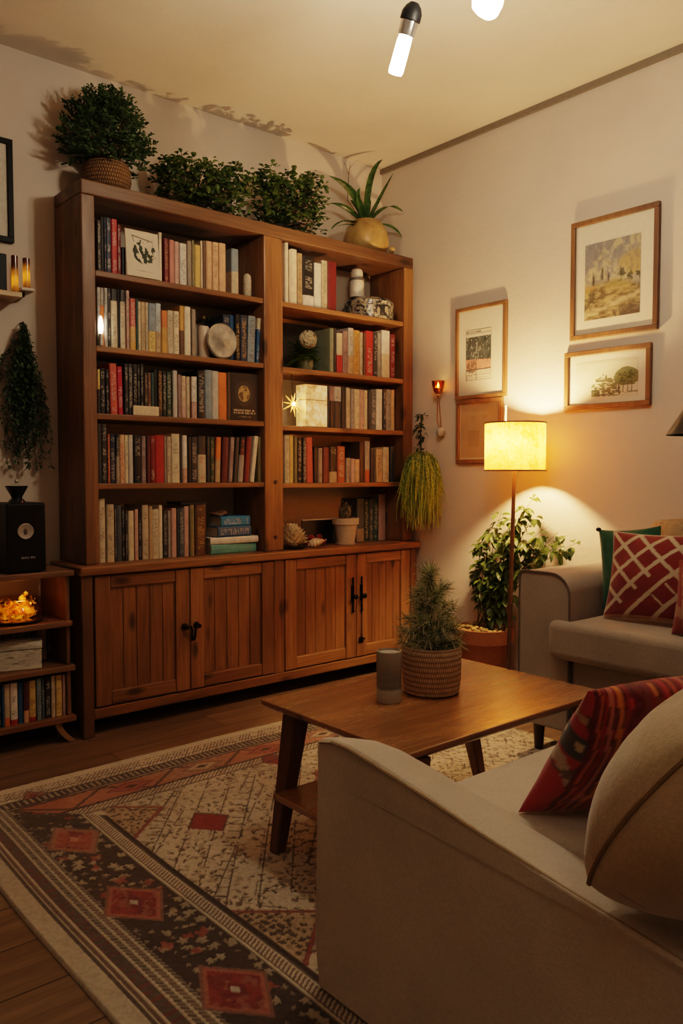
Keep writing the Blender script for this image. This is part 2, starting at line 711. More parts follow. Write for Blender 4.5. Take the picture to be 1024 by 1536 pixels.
def door(x0, x1, hinge, kind):
    x0 += .002
    x1 -= .002
    d = MB()
    n = 5 if x1 - x0 > .3 else 4
    a, b = x0 + .07, x1 - .07
    for k in range(n):                        # tongue and groove planks
        d.box(a + (b - a) * k / n + .0012, a + (b - a) * (k + 1) / n - .0012, YB + .016, YB + .026, DZ0 + .05, DZ1 - .05)
    d.box(a, b, YB + .021, YB + .0295, DZ0 + .05, DZ1 - .05)
    o = d.build('door', pine('z'), cb, bevel=.003)
    for xa, xb in ((x0, x0 + .072), (x1 - .072, x1)):
        MB().box(xa, xb, YB + .002, YB + .028, DZ0, DZ1).build('door_stile', pine('z'), o, bevel=.004)
    for za, zb in ((DZ0, DZ0 + .062), (DZ1 - .056, DZ1)):
        MB().box(x0 + .0725, x1 - .0725, YB + .004, YB + .028, za, zb).build('door_rail', pine('x'), o, bevel=.006)
    xh = x1 - .03 if hinge == 'l' else x0 + .03
    y = YB + .002
    h = MB()
    if kind == 'bail':
        z = .43
        h.lathe([(0, 0), (.017, 0), (.015, .006), (.006, .009), (.005, .022), (.011, .026), (.01, .032), (0, .034)], (xh, y, z), 16, M=Matrix.Rotation(PI / 2, 3, 'X'))
        s_ = 1 if hinge == 'l' else -1
        h.tube([(xh, y - .028, z), (xh + .016 * s_, y - .034, z + .004), (xh + .024 * s_, y - .034, z - .014), (xh + .023 * s_, y - .03, z - .045), (xh + .03 * s_, y - .026, z - .062)], [.006, .0065, .006, .006, .008], 8)
    else:
        z = .47
        h.tube([(xh, y - .008, z - .075), (xh, y - .008, z + .105)], .0055, 8)
        h.box(xh - .009, xh + .009, y - .006, y, z - .03, z + .06)
        h.lathe([(0, 0), (.006, 0), (.006, .022), (.014, .026), (.015, .036), (.008, .043), (0, .044)], (xh, y, z), 14, M=Matrix.Rotation(PI / 2, 3, 'X'))
        h.ball((xh, y - .01, z - .08), (.008, .008, .01), 8, 6)
        if hinge == 'r':
            h.box(xh - .014, xh + .014, y - .005, y, .205, .235)
            h.tube([(xh - .02, y - .01, .222), (xh + .02, y - .01, .226)], .006, 8)
            h.tube([(xh, y - .008, .225), (xh, y - .008, z - .07)], .0035, 6)
    h.build('handle', iron, o, smooth=True)


door(dx[0], dx[1], 'l', 'bail')
door(dx[1], dx[2], 'r', 'bail')
door(dx[3], dx[4], 'l', 'bolt')
door(dx[4], dx[5], 'r', 'bolt')

# ------------------------------------------------------------------ books
PAL = {
    'charcoal': (.032, .031, .031), 'black': (.011, .011, .012), 'navy': (.018, .028, .055), 'blue': (.025, .085, .19), 'slate': (.06, .08, .10),
    'grey-blue': (.19, .25, .29), 'pale-blue': (.40, .46, .46), 'teal': (.02, .06, .06), 'dark-green': (.018, .045, .03), 'red': (.36, .028, .022),
    'dark-red': (.15, .016, .016), 'crimson': (.38, .016, .04), 'coral': (.46, .09, .06), 'salmon': (.5, .2, .16), 'orange': (.58, .17, .04), 'rust': (.33, .09, .035),
    'ochre': (.48, .26, .06), 'yellow': (.62, .43, .14), 'cream': (.60, .50, .34), 'ivory': (.68, .59, .44), 'white': (.66, .62, .55),
    'grey': (.26, .25, .23), 'pale-grey': (.44, .42, .38), 'taupe': (.27, .22, .17), 'beige': (.48, .39, .27), 'tan': (.42, .29, .16), 'peach': (.58, .36, .21),
    'brown': (.11, .055, .027), 'dark-brown': (.045, .026, .016), 'maroon': (.085, .017, .02), 'mauve': (.23, .155, .15), 'pink': (.48, .30, .25), 'olive': (.19, .16, .07),
    'sage': (.22, .25, .17), 'purple': (.10, .035, .12), 'turquoise': (.10, .30, .30), 'bright-blue': (.02, .17, .36)}
TXT = {'n': ((.5, .5, .5), 0.), 'w': ((.5, .46, .4), .5), 'k': ((.06, .05, .04), .55), 'g': ((.45, .3, .1), .55), 'r': ((.4, .05, .04), .6)}
LET = {'n': '', 'w': ' with pale lettering', 'k': ' with dark lettering', 'g': ' with gold lettering', 'r': ' with red lettering'}


def book_cover():
    s = N('book_cover')

    def A(nm):
        return s.n('Attribute', attribute_type='OBJECT', attribute_name=nm)
    uv = s.t.nodes.new('ShaderNodeUVMap').outputs[0]
    sp = s.n('SeparateXYZ')
    s.set(sp.inputs[0], uv)
    u, v = sp.outputs[0], sp.outputs[1]
    split, tamt, seed, hgt = (A(k).outputs['Fac'] for k in ('split', 'tamt', 'seed', 'hgt'))
    low = s.math('LESS_THAN', v, split)
    col = s.mix(low, A('col1').outputs['Color'], A('col2').outputs['Color'])
    # print on the spine: rows of little marks inside the title panel
    c = s.n('CombineXYZ')
    s.set(c.inputs[0], s.math('FLOOR', s.math('MULTIPLY', u, 5.)))
    s.set(c.inputs[1], s.math('FLOOR', s.math('DIVIDE', v, .0042)))
    s.set(c.inputs[2], seed)
    w = s.n('TexWhiteNoise', noise_dimensions='3D')
    s.set(w.inputs['Vector'], c.outputs[0])
    ink = s.math('MULTIPLY', s.math('GREATER_THAN', w.outputs['Value'], .4), w.outputs['Value'])
    c2 = s.n('CombineXYZ')
    s.set(c2.inputs[1], s.math('FLOOR', s.math('DIVIDE', v, .031)))
    s.set(c2.inputs[2], seed)
    w2 = s.n('TexWhiteNoise', noise_dimensions='3D')
    s.set(w2.inputs['Vector'], c2.outputs[0])
    word = s.math('GREATER_THAN', w2.outputs['Value'], .28)
    band = s.math('MULTIPLY', s.math('GREATER_THAN', u, .2), s.math('LESS_THAN', u, .8))
    r = s.math('DIVIDE', v, hgt)
    band = s.math('MULTIPLY', band, s.math('MULTIPLY', s.math('GREATER_THAN', r, .07), s.math('LESS_THAN', r, .93)))
    mk = s.math('MULTIPLY', s.math('MULTIPLY', ink, word), s.math('MULTIPLY', band, tamt))
    col = s.mix(mk, col, A('txt').outputs['Color'])
    nz = s.noise(s.obj(), 30., 3, .6)
    col = s.mix(1., col, s.ramp(nz, [(.3, (.82, .82, .82)), (.7, (1.12, 1.12, 1.12))]), 'MULTIPLY')
    s.bsdf(Base_Color=col, Roughness=.5, Specular_IOR_Level=.4)
    return s.m


BCOV = book_cover()


def page_mat():
    s = N('book_pages')
    n = s.noise(s.mapped(s.obj(), (900, 3, 900)), 1., 2)
    s.bsdf(Base_Color=s.ramp(n, [(.3, (.38, .31, .2)), (.7, (.62, .54, .4))]), Roughness=.9)
    return s.m


BPAG = page_mat()


def book_mesh(w, d, h):
    """spine faces -y at y=0, x centred, base at z=0"""
    t = min(.0025, w * .18)
    e = min(.004, h * .03)
    hw = w / 2
    c = min(.005, w * .22)
    prof = [(-hw, c), (-hw * .72, .0012), (0, 0), (hw * .72, .0012), (hw, c), (hw, d), (hw - t, d), (hw - t, c + t), (-hw + t, c + t), (-hw + t, d), (-hw, d)]
    n = len(prof)
    vs = [(x, y, z) for z in (0, h) for x, y in prof]
    fs = [(i, (i + 1) % n, n + (i + 1) % n, n + i) for i in range(n)]
    mi = [0] * n
    for lo in (0, n):                        # rims of the cover
        for q in ((0, 1, 8), (1, 2, 8), (2, 7, 8), (2, 3, 7), (3, 4, 7), (4, 5, 6, 7), (0, 8, 9, 10)):
            f = tuple(lo + i for i in q)
            fs.append(f if lo else f[::-1])
            mi.append(0)
    b = len(vs)
    x0, x1, y0, y1 = -hw + t, hw - t, c + t, d - e
    vs += [(x, y, z) for z in (e, h - e) for x, y in ((x0, y0), (x1, y0), (x1, y1), (x0, y1))]
    for q in ((3, 2, 1, 0), (4, 5, 6, 7), (0, 1, 5, 4), (1, 2, 6, 5), (2, 3, 7, 6), (3, 0, 4, 7)):
        fs.append(tuple(b + i for i in q))
        mi.append(1)
    me = bpy.data.meshes.new('book')
    me.from_pydata(vs, [], fs)
    me.polygons.foreach_set('material_index', mi)
    uv = me.uv_layers.new(name='UVMap')
    for p in me.polygons:
        for li in p.loop_indices:
            x, y, z = me.vertices[me.loops[li].vertex_index].co
            uu = (x + hw) / w if p.index in (0, 1, 2, 3) else -1.
            uv.data[li].uv = (uu, z)
    return me


ORD = 'first second third fourth fifth sixth seventh eighth ninth tenth eleventh twelfth thirteenth fourteenth fifteenth sixteenth seventeenth eighteenth nineteenth twentieth'.split()


def ordinal(i):
    if i < 20:
        return ORD[i]
    return ('twenty-' if i < 29 else 'thirty-') + ORD[(i % 10)] if (i + 1) % 10 else 'thirtieth'


def add_book(x0, x1, yf, z, h, d, c1, c2, split, txt, label, group, lean=0., seed=None):
    w = max(.006, x1 - x0 - .0008)
    me = book_mesh(w, d, h)
    me.materials.append(BCOV)
    me.materials.append(BPAG)
    o = bpy.data.objects.new('book', me)
    COL.objects.link(o)
    if lean:
        a = math.radians(lean)
        o.rotation_euler = (0, a, 0)
        z = z + abs(math.sin(a)) * w / 2
    o.location = ((x0 + x1) / 2, yf, z + .0004)
    tc, ta = TXT[txt]
    o['col1'] = PAL[c1]
    o['col2'] = PAL[c2 or c1]
    o['split'] = float(split * h)
    o['txt'] = tc
    o['tamt'] = float(ta)
    o['hgt'] = float(h)
    o['seed'] = float(seed if seed is not None else R.randint(1, 400))
    return tag(o, label, 'book', group)


def shelf_books(rows, z, yf, vmid, where, group, y_back=-.018, zmax=9., xlim=(-9, 9)):
    rows = [r.split() for r in rows.strip().split('\n')]
    n = len(rows)
    prev = None
    for i, r in enumerate(rows):
        u0, u1, v = (float(a) for a in r[:3])
        c, txt = r[3], r[4]
        lean = float(r[5]) if len(r) > 5 else 0.
        off = float(r[6]) if len(r) > 6 else 0.
        c1, c2, sp = c, None, 0.
        if '/' in c:
            c1, rest = c.split('/')
            c2, sp = rest.split('@')
        y = yf + off + R.uniform(0, .01)
        x0, x1 = at(u0, vmid, 'y', y).x, at(u1, vmid, 'y', y).x
        if prev is not None and x0 < prev and off == 0:
            x0 = prev
        x0, x1 = max(x0, xlim[0]), min(x1, xlim[1])
        h = min(at((u0 + u1) / 2, v, 'y', y).z, zmax) - z
        d = min(R.uniform(.14, .2), y_back - y)
        name = c1.replace('-', ' ') + ((' over ' + c2.replace('-', ' ')) if c2 else '')
        label = f'{name} book{LET[txt] if not c2 else ""}, {ordinal(i)} from the left on {where}'
        add_book(x0, x1, y, z, h, d, c1, c2, float(sp), txt, label, group, lean)
        if off == 0:
            prev = x1


YK = -.285
shelf_books('''
146.6 152 330.5 charcoal w
152 156.5 326 black n
156.5 160 326 navy w
160 167.4 327 navy w
167.4 176.7 329 red w
176.7 182 338 dark-red w
183.2 188.6 371 black n
238.6 243 349 ivory n
246.5 253.5 358 dark-red g
253.5 261.8 360 salmon n
261.8 269.3 362.6 pink n
270 280.4 365.5 white k
281 288 361.4 taupe n
288 292 361 olive n
292 301 367.6 yellow n
301 304 361 cream n
304 309.7 361 brown n
309.7 318.6 362 peach n
318.6 328.2 363.5 peach k
328.2 339 365 peach n
347.6 358 373.5 grey-blue/beige@.5 n
''', ZL[0], YK, 390, "speaker-side bay's top shelf", "books on the speaker-side bay's top shelf", zmax=2.33, xlim=(XA0 + .002, XA1 - .002))
shelf_books('''
146.8 151 431 pale-grey/grey@.6 k
151 157 431.6 grey/orange@.7 w
157 162 432 pale-grey k
162 167 433 charcoal w
167 177 433.7 black/cream@.8 k
177 180.4 434.5 black n
180.4 188.6 435 charcoal/beige@.8 k
190 194.8 436 pink k
194.8 204.4 448 coral/ochre@.45 w
204.4 207.8 448.5 teal n
207.8 211.2 452.5 cream k
211.2 218.7 453.5 tan k
218.7 222.8 454 beige k
222.8 233.7 455 grey-blue/yellow@.42 k
233.7 242 455.2 pale-blue/tan@.42 k
242 251.5 465.8 orange/ochre@.6 n
251.5 260.4 465.8 beige k
260.4 269.3 467 cream k
270 276.7 459 ochre/brown@.5 n
276.7 286.5 460 ivory n
288 294.4 464 taupe n
335 345.3 472 navy w 0 .022
345.3 351 473 blue n 0 .022
353.5 360.4 471.5 black g
360.4 371.3 473 navy g
371.3 382 474 grey-blue k 2
384 389 477 cream/blue@.75 w 3
''', ZL[1], YK, 500, "speaker-side bay's second shelf", "books on the speaker-side bay's second shelf", zmax=ZL[0] - .03, xlim=(XA0 + .002, XA1 - .002))
shelf_books('''
146.6 150.5 554 yellow/charcoal@.55 k
150.5 158.6 552.6 black w
158.6 164 554 black w
166 176.7 545.7 coral w -1
177.2 185 550 crimson w -1
187.3 192.7 546 charcoal w
192.7 199.6 546 charcoal w
199.6 206.4 546.5 black w
206.4 210.5 547 black w
210.5 216 546 black w
216 222 558.7 dark-brown w
222 227 559 brown w
227 231.7 558.5 teal n
231.7 236.5 555 black n
236.5 244 556 dark-brown g
244 250 557.5 black w
250 257.7 558 dark-green w
259.7 266.5 556 pale-grey n
267 272.2 562 mauve k
272.5 279.4 564 beige/pink@.28 r
279.4 285 565 beige k
288 295.8 565 white/pink@.4 k
296.8 307.7 556 black w
307.7 318.6 555 grey-blue n
318.6 328.2 556.7 pale-grey n
328.2 340.5 559 orange n
''', ZL[2], YK, 590, "speaker-side bay's third shelf", "books on the speaker-side bay's third shelf", zmax=ZL[1] - .03, xlim=(XA0 + .002, XA1 - .002))
shelf_books('''
146.6 153 636.4 charcoal n
153 161.3 636.4 charcoal w
161.5 165.4 651 rust w
165.4 173.6 650.8 navy w
173.6 179.8 651.5 black/taupe@.55 w
179.8 187.3 652 peach r
187.3 192.7 652.8 cream k
192.7 200 652.5 pale-grey n
201 212.5 652.8 black w
212.5 219.7 654 mauve w
220 225.5 653 maroon n
225.5 233 653.5 dark-red w
233 246.7 652.8 red n
246.7 250 654 taupe n
250 257 655 beige k
257.7 270 650.8 cream k
270 274 653 charcoal n
274.2 281.3 653 white/pink@.3 k
282 287 655.5 black n
287 296.8 655.5 charcoal w
297.2 309.7 654 charcoal/beige@.6 r
310.4 315 655.5 charcoal n
315.5 322 655.5 dark-green g
322.3 330.5 655.8 orange/tan@.5 n 2
332 341.5 655.8 maroon n 3
342.5 348.9 655.8 mauve w 4
350 356 655.8 charcoal n 4
357 364.8 655.8 black/grey@.6 r 4
366 373.5 655.8 dark-red n 5
375.5 381.5 654 ivory n 7
387.3 393.6 655.5 olive n
''', ZL[3], YK, 690, "speaker-side bay's fourth shelf", "books on the speaker-side bay's fourth shelf", zmax=ZL[2] - .03, xlim=(XA0 + .002, XA1 - .002))
shelf_books('''
146.6 148.6 748 maroon n
149 158.4 748 cream k
160.6 171.8 756.6 beige k
171.8 175 757.5 charcoal w
175 183 758 slate n
183 187.3 760 black w
187.3 192 765 charcoal w
192.7 201.3 766.5 cream n
202.3 207.8 763.8 pink n
207.8 212.5 764.5 black w
213.6 223.5 757.6 beige k
223.5 229 759.6 tan n
229 238.5 763.8 cream k
238.5 244 758 ivory n
244.7 251.5 766 charcoal w
252 256.3 766 grey n
257.4 265.2 762.4 pink n
265.2 269 763 charcoal n
269 276.3 762 slate w
276.3 283.8 759.6 pink n
284.5 292 757.6 olive n
293.4 309.5 757 brown g
''', ZCT, -.25, 790, "speaker-side bay's bottom shelf", "books on the speaker-side bay's bottom shelf", zmax=ZL[3] - .03, xlim=(XA0 + .002, XA1 - .002))
shelf_books('''
427.5 433 363 ivory n
433 436.5 374.6 cream n
436.5 445.7 374 ivory n
446.4 454 380 tan k
454.6 471.4 385 black/white@.22 w
471.8 482.2 395 white n
482.7 491.6 391 beige k
492 505 392.7 dark-red n
''', ZR[0], YK, 430, "lamp-side bay's top shelf", "books on the lamp-side bay's top shelf", zmax=2.33, xlim=(XB0 + .002, XB1 - .002))
shelf_books('''
495 501 492.6 sage n
501 504.4 492.6 charcoal n
504.6 514.2 499.7 cream/red@.45 n
514.5 522.4 497 mauve k
522.7 530.6 492 pale-grey/tan@.4 k
531 539.6 495.6 ochre k
540 544.5 498.7 beige k
544.8 549 499 brown n
549.3 560.2 496.7 red w
560.6 566.4 498.5 charcoal w
566.7 571.5 499.5 grey w
573 585 496 white/cream@.5 n
586 593 501.8 dark-red w
''', ZR[1], YK, 530, "lamp-side bay's second shelf", "books on the lamp-side bay's second shelf", zmax=ZR[0] - .03, xlim=(XB0 + .002, XB1 - .002))
shelf_books('''
491.5 494.8 579.5 charcoal n
495 501.7 579.5 mauve/black@.65 k
501.9 512.2 580 pale-grey/charcoal@.65 k
512.4 519.4 580.5 black n
519.6 525.7 581.5 beige k
526.8 532.3 583.5 grey k
532.5 539.8 584 cream k
540 546.7 584.5 pink k
546.9 551.6 585.5 cream k
551.8 556.3 585.5 charcoal n
556.5 564.5 584 slate w
564.7 573.8 584 white n
575 579.8 584 charcoal w
580 586.5 584.5 grey k
587 592 585 tan n
''', ZR[2], YK, 620, "lamp-side bay's third shelf", "books on the lamp-side bay's third shelf", zmax=ZR[1] - .03, xlim=(XB0 + .002, XB1 - .002))
shelf_books('''
427.6 434.5 653 cream k
434.5 440.6 653 yellow n
440.6 446.2 654.5 olive n
446.4 453 656 black w
453 460 656.5 charcoal w
460.5 470.3 656.4 coral n -1.5
471 477.5 669.7 black n
477.5 484 672 taupe k
484.7 494.3 670.5 maroon n
494.5 506 669.7 black/tan@.3 w
506.8 517.8 669.7 rust w
519.6 526.5 687 taupe k
526.7 532.8 688 pink n
533 539.8 689 peach n
540 547.8 662.5 dark-brown n
548 555.3 662 grey/rust@.3 n
556.5 562 672.8 charcoal n
565 574 673.8 tan k
574 584 670.8 beige k
586 592 669.7 charcoal n
''', ZR[3], YK, 690, "lamp-side bay's fourth shelf", "books on the lamp-side bay's fourth shelf", zmax=ZR[2] - .03, xlim=(XB0 + .002, XB1 - .002))
shelf_books('''
536 546.5 748 slate/taupe@.3 n
547 553.6 749 dark-green w
554 559.8 749 slate w
560 567.8 747 teal w
569 581 741.5 pink n
''', ZCT, -.16, 775, "lamp-side bay's bottom shelf", "books behind the small potted cactus", xlim=(XB0 + .002, XB1 - .002))
# short book pair hidden behind the low ones on the lamp-side fourth shelf
p0 = at(520, 680, 'y', -.07)
p1 = at(533.5, 680, 'y', -.07)
add_book(p0.x, p1.x, -.07, ZR[3], at(527, 662.5, 'y', -.07).z - ZR[3], .05, 'navy', None, 0, 'n', 'tall dark navy book standing behind the three short pale books', "books on the lamp-side bay's fourth shelf")


# stacked flat books, face-out pieces ----------------------------------------
def flat_book(u0, u1, v0, v1, y, z, dep, c, txt, label, yaw=0., group='books lying in the flat stack'):
    a, b = at(u0, v1, 'y', y), at(u1, v1, 'y', y)
    w = b.x - a.x
    h = at((u0 + u1) / 2, v0, 'y', y).z - at((u0 + u1) / 2, v1, 'y', y).z
    me = book_mesh(h, dep, w)
    me.materials.append(BCOV)
    me.materials.append(BPAG)
    o = bpy.data.objects.new('book', me)
    COL.objects.link(o)
    me.transform(Matrix.Rotation(PI / 2, 4, 'Y'))            # spine upright -> lying, length along x
    me.transform(Matrix.Translation((-w / 2, 0, h / 2)))
    o.rotation_euler = (0, 0, math.radians(yaw))
    o.location = ((a.x + b.x) / 2, y, z + .0004)
    tc, ta = TXT[txt]
    o['col1'] = o['col2'] = PAL[c]
    o['split'] = 0.
    o['txt'] = tc
    o['tamt'] = ta
    o['hgt'] = w
    o['seed'] = float(R.randint(1, 99))
    tag(o, label, 'book', group)
    return z + h + .0004


z = flat_book(316, 385, 809, 823.5, -.262, ZCT, .15, 'turquoise', 'n', 'turquoise book lying flat at the bottom of the stack', 2)
z = flat_book(316, 387, 799, 809, -.268, z, .15, 'white', 'n', 'white book lying flat between the turquoise book and the blue books', -1)
z = flat_book(327, 377, 783, 798.5, -.262, z, .12, 'blue', 'w', 'thick blue book with pale title lying on the white book', 1)
z = flat_book(331, 376, 768, 783, -.26, z, .12, 'bright-blue', 'w', 'brighter blue book topping the flat stack', 3)
pb = at(322, 770, 'y', -.2)
ob = MB().ball((0, 0, .012), (.05, .045, .016), 14, 8)
for i, p in enumerate(ob.v):
    ob.v[i] = (p[0] + pb.x + .03, p[1] - .19, p[2] + z - .002 + .006 * math.sin(p[0] * 90))
# dark flat book laid on top of the spines
q0, q1 = at(270, 752, 'y', -.23), at(309, 752, 'y', -.23)
zt = at(300, 757, 'y', -.25).z + .0015
o = MB().box(q0.x, q1.x, -.235, -.1, zt, zt + .012).build('book', plain('dark_cloth', (.02, .016, .013), .7), loc=((q0.x + q1.x) / 2, -.17, zt))
tag(o, 'thin dark book lying across the tops of the upright books', 'book', "books on the speaker-side bay's bottom shelf")

# framed sketch on the top shelf
sk = at(213, 412, 'y', -.296)
pr_ = thing('art_print', 'pale card with an ink sketch of foliage leaning on the top-shelf books', 'print', (sk.x, -.29, ZL[0]))


def sketch(U, V):
    n, m_ = U.shape
    C = np.ones((n, m_, 3)) * (.60, .52, .40)
    blob = fbm(n, m_, 11, 4, 5)
    body = ((U - .55) / .33) ** 2 + ((V - .55) / .24) ** 2
    put(C, (blob + .12 * (1 - body) > .545) & (body < 1.25), (.035, .045, .03))
    put(C, (np.abs(V - .88 + .12 * (U - .2)) < .012) & (U > .17) & (U < .8), (.12, .11, .08))
    put(C, (np.abs(U - .2 + .35 * (V - .88)) < .012) & (V > .74) & (V < .88), (.12, .11, .08))
    put(C, (np.abs(U - .82) < .01) & (V > .45) & (V < .86), (.1, .09, .07))
    put(C, (blob > .50) & (U > .6) & (U < .84) & (V > .34) & (V < .6), (.04, .05, .03))
    put(C, (np.abs(V - .14 + .02 * U) < .006) & (U > .3) & (U < .8), (.35, .29, .2))
    return C


a_, b_, t_ = at(191, 409, 'y', -.3), at(239, 417, 'y', -.3), at(186.6, 335, 'y', -.3)
wd, hh = b_.x - a_.x, t_.z - ZL[0]
x0 = a_.x
panel('picture', (x0, -.303, ZL[0] + .002), (x0 + wd, -.303, ZL[0] + .002), (x0 - .004, -.292, ZL[0] + hh - .018), 90, 120, sketch, painted('print_ink', .7, .0), pr_)
MB().hexa([(x0 - .002, -.3015, ZL[0] + .001), (x0 + wd + .002, -.3015, ZL[0] + .001), (x0 + wd + .002, -.296, ZL[0] + .001), (x0 - .002, -.296, ZL[0] + .001)],
          [(x0 - .006, -.2905, ZL[0] + hh - .016), (x0 + wd - .002, -.2905, ZL[0] + hh - .016), (x0 + wd - .002, -.287, ZL[0] + hh - .016), (x0 - .006, -.287, ZL[0] + hh - .016)]).build('backing_board', plain('card_edge', (.55, .46, .33), .8), pr_)

# face-out black book, third shelf
a_, b_, t_ = at(345, 632, 'y', -.27), at(386, 632, 'y', -.27), at(365, 560, 'y', -.27)
fb = thing('book', 'black book facing out with a gold oval emblem and rows of pale lettering', 'book', ((a_.x + b_.x) / 2, -.26, ZL[2]))


def emblem(U, V):
    n, m_ = U.shape
    C = np.ones((n, m_, 3)) * (.018, .016, .014) * (1 + .6 * (fbm(n, m_, 5, 4, 3) - .5))[..., None]
    r = ((U - .5) / .21) ** 2 + ((V - .57) / .17) ** 2
    put(C, r < 2.6, (.035, .03, .025))
    put(C, r < 1, (.36, .25, .10))
    put(C, (r < .85) & (fbm(n, m_, 14, 2, 8) > .56), (.1, .06, .03))
    g = np.random.default_rng(4)
    for v0, v1, u0, u1 in ((.20, .235, .08, .88), (.14, .175, .12, .9), (.075, .09, .3, .75)):
        cells = g.random(60) > .38
        put(C, (V > v0) & (V < v1) & (U > u0) & (U < u1) & cells[(U * 59).astype(int)], (.34, .30, .22))
    return C


zt = t_.z
panel('front_cover', (a_.x, -.2745, ZL[2] + .001), (b_.x, -.2745, ZL[2] + .001), (a_.x, -.2705, zt), 80, 110, emblem, painted('cover_print', .4, .0, coat=.3), fb)
MB().box(a_.x, b_.x, -.2695, -.245, ZL[2] + .001, zt).build('pages', BPAG, fb)

# ------------------------------------------------------------------ things on the shelves
def px_r(u0, u1, v, y):
    a, b = at(u0, v, 'y', y), at(u1, v, 'y', y)
    return (a.x + b.x) / 2, (b.x - a.x) / 2 * .8


# top shelf: small pale ornament
x, r = px_r(364, 377, 430, -.24)
h = at(370, 411, 'y', -.24).z - ZL[0]
o = MB().lathe([(0, 0), (r * .9, 0), (r, .006), (r, h * .75), (r * .85, h * .92), (r * .4, h), (0, h)], (x, -.24, ZL[0] + .0005), 20)
tag(o.build('ornament', plain('speckled_stone', (.45, .38, .28), .7, 0, .4, 90, .35), smooth=True, loc=(x, -.24, ZL[0])), 'short round-topped beige stone ornament at the end of the top shelf', 'ornament')
# second shelf: glowing bulb shape, made up in place of a bulb reflection
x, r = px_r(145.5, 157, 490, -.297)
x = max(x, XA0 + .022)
nl = thing('bulb_reflection', 'glowing white bulb shape added for a bulb reflection in front of the first second-shelf books', 'lamp', (x, -.296, ZL[1]))
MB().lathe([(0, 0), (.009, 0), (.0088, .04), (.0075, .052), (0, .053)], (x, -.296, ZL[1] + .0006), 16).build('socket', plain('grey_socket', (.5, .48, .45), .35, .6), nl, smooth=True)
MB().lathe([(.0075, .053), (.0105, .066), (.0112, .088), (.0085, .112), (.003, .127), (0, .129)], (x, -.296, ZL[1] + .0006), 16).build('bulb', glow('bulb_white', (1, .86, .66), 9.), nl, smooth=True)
# vase with succulent
x, r = px_r(295, 315.5, 520, -.225)
vh = at(305, 490, 'y', -.225).z - ZL[1]
vs = thing('vase', 'cream cylinder vase with a dark succulent beside the silver disc', 'vase', (x, -.225, ZL[1]))
MB().lathe([(0, 0), (r * .95, 0), (r, .005), (r, vh * .8), (r * .9, vh * .95), (r * .78, vh), (r * .7, vh), (r * .7, vh - .01), (0, vh - .012)], (x, -.225, ZL[1] + .0005), 24).build('body', plain('cream_ceramic', (.60, .47, .36), .45), vs, smooth=True)
lf = MB()
for i in range(60):
    a = R.uniform(0, 2 * PI)
    e = R.uniform(.0, 1.3)
    d = Vector((math.cos(a) * math.cos(e), math.sin(a) * math.cos(e), math.sin(e)))
    c = Vector((x + R.choice((-.01, .03)), -.225, ZL[1] + vh + .018))
    lf.leaf(c, d, (0, 0, 1), R.uniform(.025, .045), R.uniform(.012, .018), .1)
lf.build('foliage', leafy('succulent_green', (.012, .024, .012), (.05, .065, .03), .4), vs, smooth=True)
fl = MB()
for i in range(26):
    a, e = R.uniform(0, 2 * PI), R.uniform(0, 1.4)
    d = Vector((math.cos(a) * math.cos(e), math.sin(a) * math.cos(e), math.sin(e)))
    fl.leaf(Vector((x - .012, -.25, ZL[1] + vh + .028)), d, (0, 0, 1), .018, .009, 0)
fl.build('flower', plain('dull_yellow_petal', (.30, .25, .09), .7), vs, smooth=True)
# silver disc
x, r = px_r(315, 351, 510, -.29)
zc = (at(333, 485, 'y', -.29).z + ZL[1]) / 2
r = (at(333, 485, 'y', -.29).z - ZL[1]) / 2
dk = thing('disc', 'round silvery glass disc ornament standing before blue books on second shelf', 'ornament', (x, -.29, ZL[1]))
MB().lathe([(0, -.012), (r * .5, -.011), (r * .9, -.006), (r, 0), (r * .92, .006), (r * .6, .004), (r * .3, .010), (0, .012)], (x, -.29, zc + .001), 36, M=Matrix.Rotation(PI / 2, 3, 'X')).build('plate', plain('silver_glass', (.52, .48, .42), .16, .75, .8, 22, .3), dk, smooth=True)
MB().box(x - .02, x + .02, -.276, -.26, ZL[1] + .0005, ZL[1] + .02).build('stand', iron, dk, bevel=.003)
# third shelf: block
a_, b_ = at(200, 623, 'y', -.296), at(238.5, 623, 'y', -.296)
hh = at(219, 609, 'y', -.296).z - ZL[2]
o = MB().box(a_.x, b_.x, -.2965, -.288, ZL[2] + .0005, ZL[2] + hh).build('box', plain('pale_card', (.58, .46, .31), .7), loc=((a_.x + b_.x) / 2, -.293, ZL[2]), bevel=.002)
tag(o, 'long low cream card box in front of the black books on third shelf', 'box')

# lamp-side top shelf: tin + bottle
x, r = px_r(516, 588, 470, -.16)
r *= .95
th = at(552, 450, 'y', -.16).z - ZR[0]


def tin_mat():
    s = N('marbled_tin')
    v = s.noise(s.obj(), 20., 5, .65, 2.)
    s.bsdf(Base_Color=s.ramp(v, [(.42, (.015, .016, .02)), (.5, (.08, .08, .08)), (.53, (.5, .43, .32)), (.64, (.24, .17, .09))]), Roughness=.3)
    return s.m


